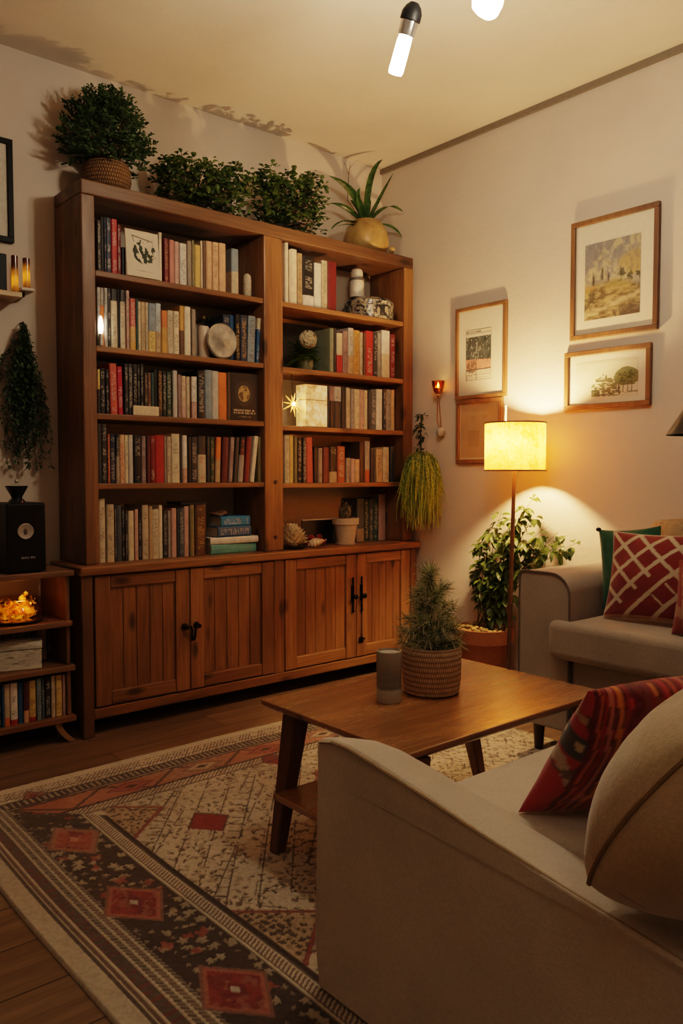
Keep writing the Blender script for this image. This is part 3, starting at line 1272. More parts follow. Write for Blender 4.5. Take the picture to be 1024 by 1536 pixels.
tn = thing('tin', 'round black and cream marbled tin under the white bottle', 'tin', (x, -.16, ZR[0]))
MB().lathe([(0, 0), (r * .97, 0), (r, .004), (r, th * .58), (r * .98, th * .6)], (x, -.16, ZR[0] + .0005), 36).build('body', tin_mat(), tn, smooth=True)
MB().lathe([(r * .98, th * .6), (r * 1.01, th * .62), (r * 1.01, th * .8), (r * .85, th * .96), (r * .5, th), (0, th)], (x, -.16, ZR[0] + .0005), 36).build('lid', tin_mat(), tn, smooth=True)
zb = ZR[0] + th + .001
xb, rb = px_r(525, 545, 440, -.16)
bh = at(535, 405, 'y', -.16).z - zb
bt = thing('bottle', 'white ceramic bottle with dark neck ring standing on the marbled tin', 'bottle', (xb, -.16, zb))
cer = plain('white_ceramic', (.66, .59, .49), .4)
MB().lathe([(0, 0), (rb, 0), (rb * 1.02, .004), (rb, bh * .55), (rb * .92, bh * .6), (0, bh * .6)], (xb, -.16, zb), 24).build('body', cer, bt, smooth=True)
MB().lathe([(rb * .92, bh * .6), (rb * 1.12, bh * .62), (rb * 1.12, bh * .68), (rb * .9, bh * .7)], (xb, -.16, zb), 24).build('neck_ring', plain('dark_band', (.08, .07, .06), .4), bt, smooth=True)
MB().lathe([(rb * .8, bh * .7), (rb * .85, bh * .9), (rb * .7, bh), (0, bh)], (xb, -.16, zb), 24).build('cap', cer, bt, smooth=True)

# lamp-side second shelf: pale frame behind, hydrangea arrangement
f0, f1 = at(427, 550, 'y', -.05), at(490, 550, 'y', -.05)
fz = at(455, 482, 'y', -.05).z
pf = thing('picture_frame', 'pale wood picture frame with a dark picture behind the white hydrangea', 'picture frame', ((f0.x + f1.x) / 2, -.05, ZR[1]))
x0, x1 = XB0 + .004, f1.x
z0, z1 = ZR[1] + .0008, min(fz, ZR[0] - .03)
lightw = wood('pale_wood', (.32, .19, .08), (.45, .28, .13), (.55, .36, .18), 'x', .5, 0.)
MB().box(x0, x1, -.06, -.042, z1 - .022, z1).box(x0, x1, -.06, -.042, z0, z0 + .022).box(x0, x0 + .022, -.06, -.042, z0 + .022, z1 - .022).box(x1 - .022, x1, -.06, -.042, z0 + .022, z1 - .022).build('frame', lightw, pf, bevel=.002)
MB().box(x0 + .02, x1 - .02, -.05, -.044, z0 + .02, z1 - .02).build('picture', plain('dark_picture', (.05, .04, .025), .5, 0, 0, 15, .6), pf)
vx = at(458, 540, 'y', -.2).x
ar = thing('flower_arrangement', 'small sage vase with one white hydrangea head and green fern leaves', 'plant', (vx, -.2, ZR[1]))
MB().lathe([(0, 0), (.03, 0), (.042, .02), (.045, .05), (.036, .075), (.03, .085), (.025, .085), (.025, .07), (0, .068)], (vx, -.2, ZR[1] + .0006), 24).build('vase', plain('sage_glaze', (.20, .22, .14), .4), ar, smooth=True)
fo = MB()
fxm = at(494, 530, 'y', -.285).x - .035
for k in range(60):
    a = 2 * PI * k / 26 + R.uniform(-.2, .2)
    el = R.uniform(-.5, 1.3)
    L = R.uniform(.10, .17) + (.05 if el > .5 else 0)
    d = Vector((math.cos(a) * math.cos(el) * 1.1, math.sin(a) * math.cos(el) * .55, math.sin(el) * .8))
    base = Vector((vx, -.2, ZR[1] + .085))
    for i in range(1, 11):
        t = i / 10
        p = base + d * L * t + Vector((0, 0, -.05 * t * t))
        p.z = max(p.z, ZR[1] + .006)
        if p.y < -.28 or p.x < XB0 + .035 or p.x > fxm:
            continue
        for sgn in (-1, 1):
            sd = d.cross(Vector((0, 0, 1))).normalized() * sgn
            fo.leaf(p, d * .6 + sd, (0, 0, 1), .042 * (1.15 - t), .012, .25)
fo.build('foliage', leafy('fern_green', (.05, .11, .03), (.14, .24, .06), .5), ar, smooth=True)
hy = MB()
hc = at(462, 509, 'y', -.255)
for k in range(230):
    a, e = R.uniform(0, 2 * PI), math.asin(R.uniform(-1, 1))
    d = Vector((math.cos(a) * math.cos(e), math.sin(a) * math.cos(e), math.sin(e)))
    p = hc + Vector((d.x * .047, d.y * .034, d.z * .044))
    t1, t2 = frame_axes(d)
    for q in range(4):
        b = q * PI / 2 + a
        hy.leaf(p, t1 * math.cos(b) + t2 * math.sin(b) + d * .5, d, .0095, .0085, 0)
hy.ball(hc, (.042, .030, .039), 14, 10)
hy.build('flower_head', plain('hydrangea_petal', (.62, .54, .36), .75), ar, smooth=True)
MB().tube([(vx, -.2, ZR[1] + .07), (hc.x, -.22, hc.z - .02), hc], .003, 6).build('stem', leafy('fern_green', (.05, .11, .03), (.14, .24, .06), .5), ar)

# lamp-side third shelf: glowing star + lantern
sc_ = at(439.5, 606, 'y', -.27)
st = thing('star_light', 'glowing brass wire star light hanging beside the lit paper lantern', 'light', (sc_.x, -.27, ZR[2]))
brass = plain('brass', (.62, .36, .12), .28, .9)


def star_mat():
    s = N('lit_brass')
    s.bsdf(Base_Color=(.62, .36, .12), Roughness=.3, Metallic=.6, Emission_Color=(1, .42, .07), Emission_Strength=1.5)
    return s.m


sm = MB()
for k in range(11):
    a = 2 * PI * k / 11 + .2
    L = R.uniform(.042, .072)
    e = R.uniform(-.5, .3)
    d = Vector((math.cos(a), e * .6, math.sin(a))).normalized()
    L = min(L, (sc_.x - XB0 - .004) / max(.01, -d.x)) if d.x < 0 else min(L, .046 / max(.01, d.x))
    sm.tube([sc_ + d * .008, sc_ + d * L * .5, sc_ + d * L], [.0062, .0042, .0006], 6)
sm.build('rays', star_mat(), st)
MB().ball(sc_, .0115, 14, 10).build('bulb', glow('star_glow', (1, .60, .18), 60.), st, smooth=True)
MB().tube([sc_ + Vector((0, .004, .01)), sc_ + Vector((.004, .01, .04)), (sc_.x + .006, -.25, ZR[1] - .0268)], .0016, 6).build('cord', iron, st)
l0, l1 = at(458, 638, 'y', -.285).x, at(491, 638, 'y', -.285).x
lz0, lz1 = ZR[2] + .0006, at(475, 577, 'y', -.285).z
ln = thing('lantern', 'square paper lantern with two glowing panels on the third shelf', 'lantern', ((l0 + l1) / 2, -.24, ZR[2]))
zm = lz0 + (lz1 - lz0) * .635


def paper_glow():
    s = N('lit_paper')
    v = s.noise(s.obj(), 24., 5, .7)
    col = s.ramp(v, [(.36, (.40, .12, .02)), (.5, (.95, .48, .14)), (.62, (1, .74, .38))])
    s.bsdf(Base_Color=(.5, .40, .26), Roughness=.8, Emission_Color=col, Emission_Strength=.55)
    return s.m


MB().box(l0 + .003, l1 - .003, -.285, -.2, lz0 + .003, zm - .002).build('paper_panel', paper_glow(), ln)
MB().box(l0 + .003, l1 - .003, -.285, -.2, zm + .002, lz1 - .003).build('paper_panel', paper_glow(), ln)
fr = MB().box(l0, l1, -.286, -.199, zm - .0018, zm + .0018).box(l0, l1, -.286, -.199, lz0, lz0 + .0028).box(l0, l1, -.286, -.199, lz1 - .0028, lz1)
fr.build('frame', plain('lantern_frame', (.35, .22, .1), .5), ln)

# lamp-side bottom shelf
cx = at(518, 800, 'y', -.23).x
pt = thing('cactus_pot', 'grey-green dwarf cactus in a pale terracotta pot on the bottom shelf', 'potted plant', (cx, -.23, ZCT))
terra = plain('pale_terracotta', (.50, .39, .28), .8, 0, .2, 80)
ph = at(518, 776, 'y', -.23).z - ZCT - .004
pr0 = (at(535, 780, 'y', -.23).x - at(501, 780, 'y', -.23).x) / 2 * .86
MB().lathe([(0, .008), (pr0 * .7, .008), (pr0 * .94, ph * .75), (pr0 * .95, ph * .76), (pr0 * 1.03, ph * .77), (pr0 * 1.05, ph), (pr0 * .92, ph), (pr0 * .9, ph - .012), (0, ph - .014)], (cx, -.23, ZCT + .0005), 28).build('pot', terra, pt, smooth=True)
MB().lathe([(0, 0), (pr0 * .8, 0), (pr0 * .84, .008), (0, .009)], (cx, -.23, ZCT + .0004), 28).build('saucer', terra, pt, smooth=True)
ca = MB()
for k in range(5):
    ox, oy, hh = [(0, 0, .1), (.018, .01, .07), (-.018, .008, .075), (.008, -.015, .085), (-.01, -.012, .06)][k]
    ca.lathe([(.006, 0), (.014, .01), (.016, hh * .5), (.010, hh * .9), (0, hh)], (cx + ox, -.23 + oy, ZCT + ph - .014), 10, wob=.15)
    for q in range(46):
        a, zz = R.uniform(0, 2 * PI), R.uniform(.01, hh)
        p = Vector((cx + ox + .013 * math.cos(a), -.23 + oy + .013 * math.sin(a), ZCT + ph - .014 + zz))
        ca.leaf(p, (math.cos(a), math.sin(a), .9), (0, 0, 1), .016, .007, 0)
ca.build('foliage', leafy('dry_cactus', (.06, .06, .03), (.22, .19, .11), .7, .1), pt, smooth=True)
a_, b_ = at(453, 800, 'y', -.12), at(502, 800, 'y', -.12)
zt = at(478, 780, 'y', -.12).z
fr = thing('picture_frame', 'small black panel with a pale top edge leaning behind the dried roses', 'picture frame', ((a_.x + b_.x) / 2, -.12, ZCT))
MB().box(a_.x, b_.x, -.125, -.113, ZCT + .0005, zt).build('picture', plain('black_panel', (.008, .007, .007), .35), fr)
MB().box(a_.x, b_.x, -.127, -.112, zt + .0003, zt + .006).box(b_.x + .0003, b_.x + .006, -.127, -.112, ZCT + .0005, zt + .006).build('frame', plain('pale_edge', (.55, .5, .42), .5), fr)
gx = at(438, 805, 'y', -.25).x
sh = thing('dried_artichoke', 'large pale gold dried artichoke head in a dark dish on bottom shelf', 'ornament', (gx, -.25, ZCT))
MB().lathe([(0, 0), (.05, 0), (.066, .008), (.07, .016), (.062, .013), (0, .008)], (gx, -.25, ZCT + .0005), 28).build('dish', plain('dark_dish', (.03, .02, .015), .4), sh, smooth=True)
pm = MB()
for ring in range(7):
    for k in range(11):
        a = 2 * PI * (k + ring * .5) / 11
        e = -.1 + ring * .23
        rr = .046 * math.cos(max(0, e - .1)) + .005
        p = Vector((gx + rr * math.cos(a), -.25 + rr * math.sin(a), ZCT + .024 + ring * .0105))
        pm.leaf(p, (math.cos(a) * math.cos(e), math.sin(a) * math.cos(e), math.sin(e) + .35), (-math.cos(a), -math.sin(a), 1.5), .044, .032, -.1)
pm.ball((gx, -.25, ZCT + .052), (.045, .045, .046), 12, 8)
pm.build('petals', plain('pale_gold', (.80, .64, .42), .4, .15, .2, 60, .3), sh, smooth=True)
for k, (u, v, y) in enumerate(((459, 806, -.25), (467, 803, -.23), (475, 799, -.2), (463, 798, -.21), (480, 805, -.22), (471, 806, -.26))):
    q = at(u, v, 'y', y)
    c = Vector((q.x + .012, y - .005, ZCT + .0185 + (.026 if v < 801 else 0)))
    mb = MB()
    for i in range(26):
        a, e = i * 2.4, -.6 + i * .08
        d = Vector((math.cos(a) * math.cos(e), math.sin(a) * math.cos(e), math.sin(e)))
        t1, t2 = frame_axes(d)
        mb.leaf(c + d * .010 - t2 * .005, t2 + d * .35, d, .019, .018, 0)
    mb.ball(c, .012, 8, 6)
    where = ['dark red dried rose touching the artichoke dish', 'dark red dried rose second along from the artichoke', 'dark red dried rose at the back against the black panel', 'dark red dried rose raised behind the artichoke dish', 'dark red dried rose beside the cactus pot', 'dark red dried rose tucked behind the shell'][k]
    tag(mb.build('dried_rose', plain('dried_red', (.34, .03, .04) if k % 2 else (.26, .05, .04), .6, 0, 0, 60, .3), loc=(c.x, c.y, ZCT), smooth=True), where, 'flower', 'dried roses')
# conch shell
q = at(476, 806, 'y', -.29)
cs = MB()
prof = []
for i in range(22):
    t = i / 21
    prof.append((.002 + .026 * math.sin(PI * min(1, t * 1.15)) ** .8 * (1 - .25 * t) + .002 * math.sin(t * 40), -.055 + .11 * t))
M = Matrix.Rotation(math.radians(-32), 3, 'Z') @ Matrix.Rotation(math.radians(74), 3, 'Y')
cs.lathe(prof, (q.x, -.285, ZCT + .027), 20, M=M, wob=.08)
tag(cs.build('conch_shell', plain('shell_cream', (.68, .48, .30), .35, 0, .1, 30, .2), smooth=True, loc=(q.x, -.285, ZCT)), 'cream conch shell at the shelf edge in front of dried roses', 'shell')
tag(ob.build('folded_pouch', plain('brown_leather', (.16, .085, .04), .55, 0, .3, 40), loc=(pb.x + .03, -.19, z), smooth=True), 'crumpled brown leather pouch wedged behind the blue books', 'pouch')

# ------------------------------------------------------------------ plants on top of the bookcase
ZT = 2.398


def rdir(el0=-.2, el1=1.4):
    a, e = R.uniform(0, 2 * PI), R.uniform(el0, el1)
    return Vector((math.cos(a) * math.cos(e), math.sin(a) * math.cos(e), math.sin(e)))


bx_ = at(160, 250, 'y', -.17)
bp = thing('potted_bush', 'round dense dark green bush in a woven brown pot on bookcase top', 'potted plant', (bx_.x, -.17, ZT))


def basket(name, c1, c2, fx=90., fz=85.):
    s = N(name)
    o = s.obj(False)
    sp = s.n('SeparateXYZ')
    s.set(sp.inputs[0], o)
    ang = s.math('ARCTAN2', sp.outputs[1], sp.outputs[0])
    row = s.math('MULTIPLY', sp.outputs[2], fz)
    st_ = s.math('MULTIPLY', s.math('FLOOR', row), .5)
    a = s.math('ABSOLUTE', s.math('SINE', s.math('MULTIPLY', s.math('ADD', s.math('MULTIPLY', ang, fx / 6.283), st_), PI)))
    b = s.math('ABSOLUTE', s.math('SINE', s.math('MULTIPLY', row, PI)))
    h = s.math('MULTIPLY', s.math('POWER', a, .6), s.math('POWER', b, .6))
    nz = s.noise(o, 40., 3, .6)
    col = s.ramp(s.math('ADD', s.math('MULTIPLY', h, .75), s.math('MULTIPLY', nz, .25)), [(.15, tuple(x * .55 for x in c1)), (.55, c1), (.9, c2)])
    s.bsdf(Base_Color=col, Roughness=.75, Specular_IOR_Level=.25)
    s.bump(h, .8, .006)
    return s.m


MB().lathe([(0, 0), (.078, 0), (.098, .02), (.108, .06), (.106, .10), (.094, .128), (.084, .128), (.082, .11), (0, .108)], (bx_.x, -.17, ZT + .0005), 32).build('pot', basket('brown_weave', (.16, .085, .035), (.26, .15, .07), 60, 60), bp, smooth=True)
gb = leafy('box_green', (.02, .045, .016), (.075, .135, .045), .45)
fo, stm = MB(), MB()
cc = Vector((bx_.x, -.165, ZT + .245))
for k in range(560):
    d = rdir(-.75, 1.5)
    if k % 12 == 0:
        stm.tube([(bx_.x, -.17, ZT + .108), cc + d * .1, cc + d * .16], [.004, .003, .0015], 5)
    rad = R.uniform(.09, .178)
    p = cc + Vector((d.x * rad * 1.02, d.y * rad * .78, d.z * rad * 1.0))
    p.y = min(p.y, -.03)
    if (p.x - bx_.x) ** 2 + (p.y + .17) ** 2 < .0125 and p.z < ZT + .14:
        continue
    if p.z < ZT + .03:
        continue
    out = (d + Vector((0, 0, .35)) + rdir() * .35).normalized()
    for q in range(6):
        t = q / 5
        c = p + out * (.05 * t)
        if c.y > -.02:
            continue
        for sg in (0, 1):
            b = rdir(-.3, .6)
            fo.leaf(c, out * .7 + b, out, R.uniform(.018, .028), R.uniform(.009, .012), .1)
fo.build('foliage', gb, bp, smooth=True)
stm.build('stems', plain('twig', (.07, .045, .02), .8), bp)


def mound(u0, u1, vt, label, seed, n, lsize=.034):
    """low leafy plant whose mass runs along the bookcase top between two photo columns"""
    a, b = at(u0, 320, 'y', -.18).x, at(u1, 320, 'y', -.18).x
    c = (a + b) / 2
    t = thing('trailing_plant', label, 'potted plant', (c, -.17, ZT), 'trailing plants along the bookcase top')
    MB().lathe([(0, 0), (.06, 0), (.07, .07), (.06, .07), (.058, .055), (0, .055)], (c, -.085, ZT + .0005), 20).build('pot', plain('dark_pot', (.03, .025, .02), .6), t, smooth=True)
    rr = random.Random(seed)
    mb, sb = MB(), MB()
    for k in range(n):
        s_ = rr.uniform(0, 1)
        x = a + (b - a) * s_
        vv = vt(a, b, s_, x)
        hmax = max(.05, vv - ZT)
        y = -.19 + rr.gauss(0, .06)
        y = max(-.29, min(-.035, y))
        z_ = ZT + .024 + hmax * (rr.random() ** .7)
        if abs(x - c) < .085 and abs(y + .085) < .085 and z_ < ZT + .085:
            z_ = ZT + .09
        d = Vector((rr.uniform(-1, 1), rr.uniform(-1, .35), rr.uniform(-.35, .8)))
        if x > b - .035:
            d.x = -abs(d.x)
        if x < a + .035:
            d.x = abs(d.x)
        mb.leaf((x, y, z_), d, (0, 0, 1), rr.uniform(.7, 1.15) * lsize, rr.uniform(.75, 1.1) * lsize * .8, .35)
        if k % 18 == 0:
            sb.tube([(c, -.085, ZT + .06), ((c + x) / 2, (y - .085) / 2, z_ * .5 + (ZT + .12) * .5), (x, y, z_)], [.003, .0025, .0015], 5)
    mb.build('foliage', leafy('ivy_green', (.034, .068, .02), (.13, .20, .06), .42), t, smooth=True)
    sb.build('stems', plain('twig', (.07, .045, .02), .8), t)


def prof_a(a, b, s_, x):
    px = 235 + (365 - 235) * s_
    v = 243 + (px - 235) * .2 + 9 * math.sin(px * .16) + (6 if px > 355 else 0)
    return at(px, v, 'y', -.17).z


def prof_b(a, b, s_, x):
    px = 380 + (485 - 380) * s_
    v = 268 + max(0, px - 400) * .25 + 9 * math.sin(px * .17 + 1) - (8 if 440 < px < 470 else 0)
    return at(px, v, 'y', -.17).z


mound(236, 366, prof_a, 'bushy trailing plant on the bookcase top next to the round bush', 5, 1350)
mound(380, 478, prof_b, 'lighter trailing plant on the bookcase top next to the gourd pot', 9, 1050, .038)

# strap-leaved plant in gourd pot
gxp = at(549, 350, 'y', -.165).x
gp = thing('bromeliad', 'strap-leaved green plant in a round tan gourd pot at bookcase corner', 'potted plant', (gxp, -.165, ZT))


def gourd():
    s = N('gourd_skin')
    v = s.noise(s.obj(), 14., 5, .6, .6)
    s.bsdf(Base_Color=s.ramp(v, [(.3, (.26, .145, .04)), (.55, (.40, .25, .085)), (.75, (.47, .32, .13))]), Roughness=.4)
    s.bump(v, .3, .005)
    return s.m


MB().lathe([(0, 0), (.09, 0), (.118, .018), (.132, .055), (.13, .10), (.112, .15), (.088, .185), (.078, .192), (.07, .188), (.068, .17), (0, .168)], (gxp, -.165, ZT + .0005), 36).build('pot', gourd(), gp, smooth=True)
MB().lathe([(0, 0), (.016, 0), (.02, .012), (.012, .024), (0, .026)], (gxp + .105, -.258, ZT + .03), 12, M=Matrix.Rotation(PI / 2, 3, 'X')).build('knob', gourd(), gp, smooth=True)
bl = MB()
g0 = Vector((gxp, -.165, ZT + .17))
view = (FW.x, FW.y, 0)
for tgt, ctl, w in (((492, 263), (535, 275), .021), ((574, 239), (548, 255), .018), ((590, 259), (562, 310), .011), ((605, 318), (580, 295), .012),
                    ((484, 308), (510, 292), .014), ((496, 345), (510, 318), .015), ((503, 340), (520, 332), .012), ((605, 358), (592, 330), .009), ((540, 282), (530, 290), .014), ((556, 300), (552, 310), .012), ((525, 300), (535, 305), .012)):
    yd = R.uniform(-.26, -.12)
    P2, P1 = at(*tgt, 'y', yd), at(*ctl, 'y', (yd - .165) / 2)
    P2.x, P1.x = min(P2.x, -.02), min(P1.x, -.02)
    pts, ws = [], []
    for i in range(11):
        t = i / 10
        pts.append(g0 * (1 - t) ** 2 + P1 * 2 * t * (1 - t) + P2 * t * t)
        ws.append(w * (math.sin(PI * min(1, .22 + t * .78)) ** .7 + .02))
    bl.blade(pts, ws, (.75, -.6, .15))
bl.build('foliage', leafy('strap_green', (.02, .05, .014), (.07, .14, .035), .3), gp, smooth=True)
tw = MB()
w0 = at(521, 300, 'y', -.1)
w1, w2, w3 = at(523, 262, 'y', -.09), at(516, 243, 'y', -.09), at(535, 240, 'y', -.09)
tw.tube([g0, w0, w1, at(524, 252, 'y', -.09)], [.003, .0025, .002, .002], 6).tube([w1, w2], [.002, .001], 5).tube([at(524, 252, 'y', -.09), w3], [.002, .001], 5).tube([w1, at(525, 245, 'y', -.09)], [.002, .001], 5)
tw.build('twig', plain('twig', (.07, .045, .02), .8), gp)

# ------------------------------------------------------------------ low shelf unit by the left edge
YS = -.35
sx0, sx1 = -3.0, -2.1
su = thing('shelf_unit', 'low dark wooden open shelf unit with splayed legs holding the black speaker', 'shelf', ((sx0 + sx1) / 2, -.19, 0))
ZS = [.737, .524, .333, .116]
for i, z_ in enumerate(ZS):
    MB().box(sx0 if i else sx0 - .01, sx1 - (.012 if i == 1 else .002), YS, -.03, z_ - .024, z_).build('top_board' if i == 0 else 'shelf', pine_dark('x'), su, bevel=.003)
for x0, x1 in ((sx1 - .032, sx1 - .016), (sx0 + .02, sx0 + .04)):
    for a, b in ((.1165, .308), (.3335, .499), (.5245, .712)):
        MB().box(x0, x1, YS + .02, -.035, a, b).build('side_panel', pine_dark('z'), su, bevel=.002)
for xx, sg in ((sx1 - .075, 1), (sx0 + .08, -1)):
    for yy in (YS + .03, -.07):
        lg = MB()
        pts = []
        for i in range(7):
            t = i / 6
            pts.append((xx + sg * (.062 * t ** 1.6), yy, .092 - .0915 * t))
        prof = [(p[0] - .014, p[2]) for p in pts] + [(p[0] + .014, p[2]) for p in pts[::-1]]
        lg.prism(prof, 'y', yy - .014, yy + .014)
        lg.build('leg', wood('leg_wood', (.16, .08, .03), (.28, .15, .06), (.36, .21, .09), 'z', .5, 0.), su, bevel=.002)

# speaker
zs = ZS[0]
s0, s1 = at(10, 800, 'y', -.33).x, at(69, 800, 'y', -.33).x
st_ = at(69, 754, 'y', -.33).z
spk = thing('speaker', 'black box loudspeaker with one round silver badge on the shelf unit', 'speaker', ((s0 + s1) / 2, -.24, zs))
blk = plain('speaker_black', (.003, .003, .0035), .45, 0, .15, 300, spec=.2)
MB().box(s0, s1, -.33, -.13, zs + .004, st_).build('cabinet', blk, spk, bevel=.008, seg=3)
for fx in (s0 + .03, s1 - .03):
    for fy in (-.30, -.16):
        MB().lathe([(0, 0), (.012, 0), (.012, .004), (0, .004)], (fx, fy, zs + .0002), 12).build('foot', blk, spk)
bc_ = at(38, 797, 'y', -.33)
RX = Matrix.Rotation(PI / 2, 3, 'X')
bd = MB().lathe([(0, 0), (.031, 0), (.033, .003), (.030, .006), (.026, .0045), (0, .004)], (bc_.x, -.3302, bc_.z), 32, M=RX).build('badge', plain('badge_silver', (.42, .40, .37), .3, .5), spk, smooth=True)
MB().ball((bc_.x, -.3355, bc_.z), (.008, .002, .014), 12, 8).build('badge_center', plain('badge_dark', (.09, .07, .06), .4), bd, smooth=True)
g = random.Random(3)
lt = MB()
lc = at(42, 838, 'y', -.33)
for k in range(5):                                    # the tiny row of worn letters
    x = lc.x - .026 + k * .0125
    lt.box(x, x + .0022, -.3318, -.3302, lc.z, lc.z + .008)
    if k in (0, 1, 3):
        lt.box(x + .006, x + .008, -.3318, -.3302, lc.z, lc.z + .008)
    lt.box(x + .0024, x + .0058, -.3318, -.3302, lc.z + (.006 if k % 2 else .003), lc.z + (.008 if k % 2 else .005))
lt.build('lettering', plain('letter_silver', (.5, .48, .45), .4), spk)
# footed bowl with glass cover
bx2 = at(25, 740, 'y', -.24).x
bw = thing('footed_bowl', 'dark footed glass bowl with a clear knob standing on the black speaker', 'bowl', (bx2, -.24, st_))
rb = (at(45, 725, 'y', -.24).x - at(5, 725, 'y', -.24).x) / 2 * .85
bz = st_ + .0006
MB().lathe([(0, 0), (rb * .72, 0), (rb * .7, .008), (rb * .45, .018), (rb * .5, .026), (rb * .8, .05), (rb, .068), (rb * .96, .069), (rb * .74, .05), (0, .032)], (bx2, -.24, bz), 28).build('bowl', plain('dark_glass', (.02, .02, .025), .12, .3), bw, smooth=True)
MB().lathe([(0, .034), (rb * .4, .06), (rb * .42, .068), (rb * .3, .075), (rb * .12, .08), (rb * .2, .088), (rb * .16, .094), (0, .096)], (bx2, -.24, bz), 24).build('lid', plain('clear_glass', (.45, .43, .4), .1, .4), bw, smooth=True)

# amber glass dish with glowing fruit
az = ZS[1]
ax_ = at(22, 905, 'y', -.22).x
am = thing('amber_dish', 'amber glass dish of glowing glass fruit on the shelf below the speaker', 'dish', (ax_, -.22, az))
ra = .115
MB().lathe([(0, 0), (ra * .8, 0), (ra * .98, .008), (ra, .014), (0, .012)], (ax_, -.22, az + .0005), 32).build('tray', plain('dark_tray', (.03, .012, .008), .25), am, smooth=True)
ambg = glass('amber_glass', (.95, .58, .20), .05)


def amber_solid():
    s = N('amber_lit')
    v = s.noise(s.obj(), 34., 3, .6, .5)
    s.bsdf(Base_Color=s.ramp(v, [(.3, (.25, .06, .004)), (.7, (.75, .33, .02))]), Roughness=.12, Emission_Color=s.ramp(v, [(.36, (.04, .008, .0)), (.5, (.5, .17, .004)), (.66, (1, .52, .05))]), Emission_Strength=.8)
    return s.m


MB().lathe([(ra * .78, .0145), (ra * .92, .03), (ra * .95, .055), (ra * .84, .075), (ra * .8, .088), (ra * .86, .098)], (ax_, -.22, az), 32).build('bowl', ambg, am, smooth=True)
bb = MB()
for k, (dx_, dy, dz, r) in enumerate(((-.05, -.03, .043, .026), (-.005, -.05, .042, .026), (.045, -.03, .043, .026), (.05, .025, .043, .026), (0, .04, .043, .026), (-.05, .03, .043, .026), (0, -.005, .06, .026), (.03, -.03, .077, .020), (.02, -.035, .10, .015), (-.03, -.02, .08, .018), (.036, -.03, .118, .010))):
    bb.lathe([(0, -r), (r * .6, -r * .8), (r, -.1 * r), (r * .8, r * .55), (r * .3, r * .9), (r * .12, r * 1.15), (0, r * 1.2)], (ax_ + dx_, -.22 + dy, az + dz), 14)
bb.build('glass_fruit', amber_solid(), am, smooth=True)

# white distressed box
wz = ZS[2]


def distressed():
    s = N('distressed_white')
    v = s.noise(s.mapped(s.obj(), (14, 14, 50)), 1., 5, .7, 1.2)
    s.bsdf(Base_Color=s.ramp(v, [(.36, (.12, .10, .07)), (.44, (.44, .41, .34)), (.6, (.62, .58, .49))]), Roughness=.75)
    s.bump(v, .4, .004)
    return s.m


wx = at(34, 1000, 'y', -.26)
Mx = Matrix.Translation((wx.x - .012, -.25, wz)) @ Matrix.Rotation(math.radians(-14), 4, 'Z')
wbx = thing('wooden_box', 'distressed white painted box with curved lid on the third shelf down', 'box', (wx.x - .012, -.25, wz))
MB().box(-.085, .085, -.055, .055, .0005, .085, M=Mx).build('body', distressed(), wbx, bevel=.004)
ld = MB()
n0 = 9
prof = [(-.058, .086)] + [(-.058 * math.cos(PI * i / n0), .098 + .026 * math.sin(PI * i / n0)) for i in range(n0 + 1)] + [(.058, .086)]
ld.prism(prof, 'x', -.088, .088)
ld.v = [tuple(Mx @ Vector(p)) for p in ld.v]
ld.build('lid', distressed(), wbx, bevel=.003)

shelf_books('''
-22 -10 945 brown k
-9 4 948 grey w
5 16 946 rust k
17 27.5 947 taupe k
28 39.4 948 grey n
40 47 947 mauve w
47.5 55 946.5 charcoal w
56 62 946.5 pale-grey k
62.3 71 944.6 pink k
71.7 80 944 charcoal w
80.6 88.4 943.5 taupe k
89 93.5 943 black n
''', ZS[2], -.17, 970, "shelf behind the white box", "books behind the white box", -.04, zmax=ZS[1] - .03, xlim=(-9, sx1 - .034))
shelf_books('''
-30 -18 1034 maroon w
-17 -8 1033 grey k
-7 2.5 1032 navy w
2.6 6.3 1031 blue n
6.5 15 1027 beige/orange@.2 n
16 27 1024.6 white/red@.12 k
27.3 35 1024 blue n
35.3 43.8 1023 maroon/peach@.3 n
44.2 54.6 1021 yellow/red@.1 k
56 62.4 1017.6 grey-blue k
62.6 67.2 1017 slate w
68 76.8 1015.7 black w
77 83.2 1014 beige k
84.4 93.8 1012.5 yellow k
94.6 101 1012 pink n
''', ZS[3], -.325, 1050, "shelf unit's lowest shelf", "books on the shelf unit's lowest shelf", -.04, zmax=ZS[2] - .03, xlim=(-9, sx1 - .034))

# ------------------------------------------------------------------ left part of the back wall
bfm = plain('black_frame_paint', (.004, .004, .004), .5, spec=.15)
x1, z0, z1 = at(20, 290, 'y', -.02).x, 2.15, 2.592
x0 = x1 - .36
bf = thing('picture_frame', 'black-framed picture with a wide pale mount above the small wall shelf', 'picture frame', ((x0 + x1) / 2, -.01, z0))
w = .024
MB().box(x0, x1, -.024, -.003, z1 - w, z1).box(x0, x1, -.024, -.003, z0, z0 + w).box(x0, x0 + w, -.024, -.003, z0 + w, z1 - w).box(x1 - w, x1, -.024, -.003, z0 + w, z1 - w).build('frame', bfm, bf, bevel=.002)
MB().box(x0 + w * .8, x1 - w * .8, -.014, -.004, z0 + w * .8, z1 - w * .8).build('mat_board', plain('mount_card', (.55, .50, .42), .8), bf)

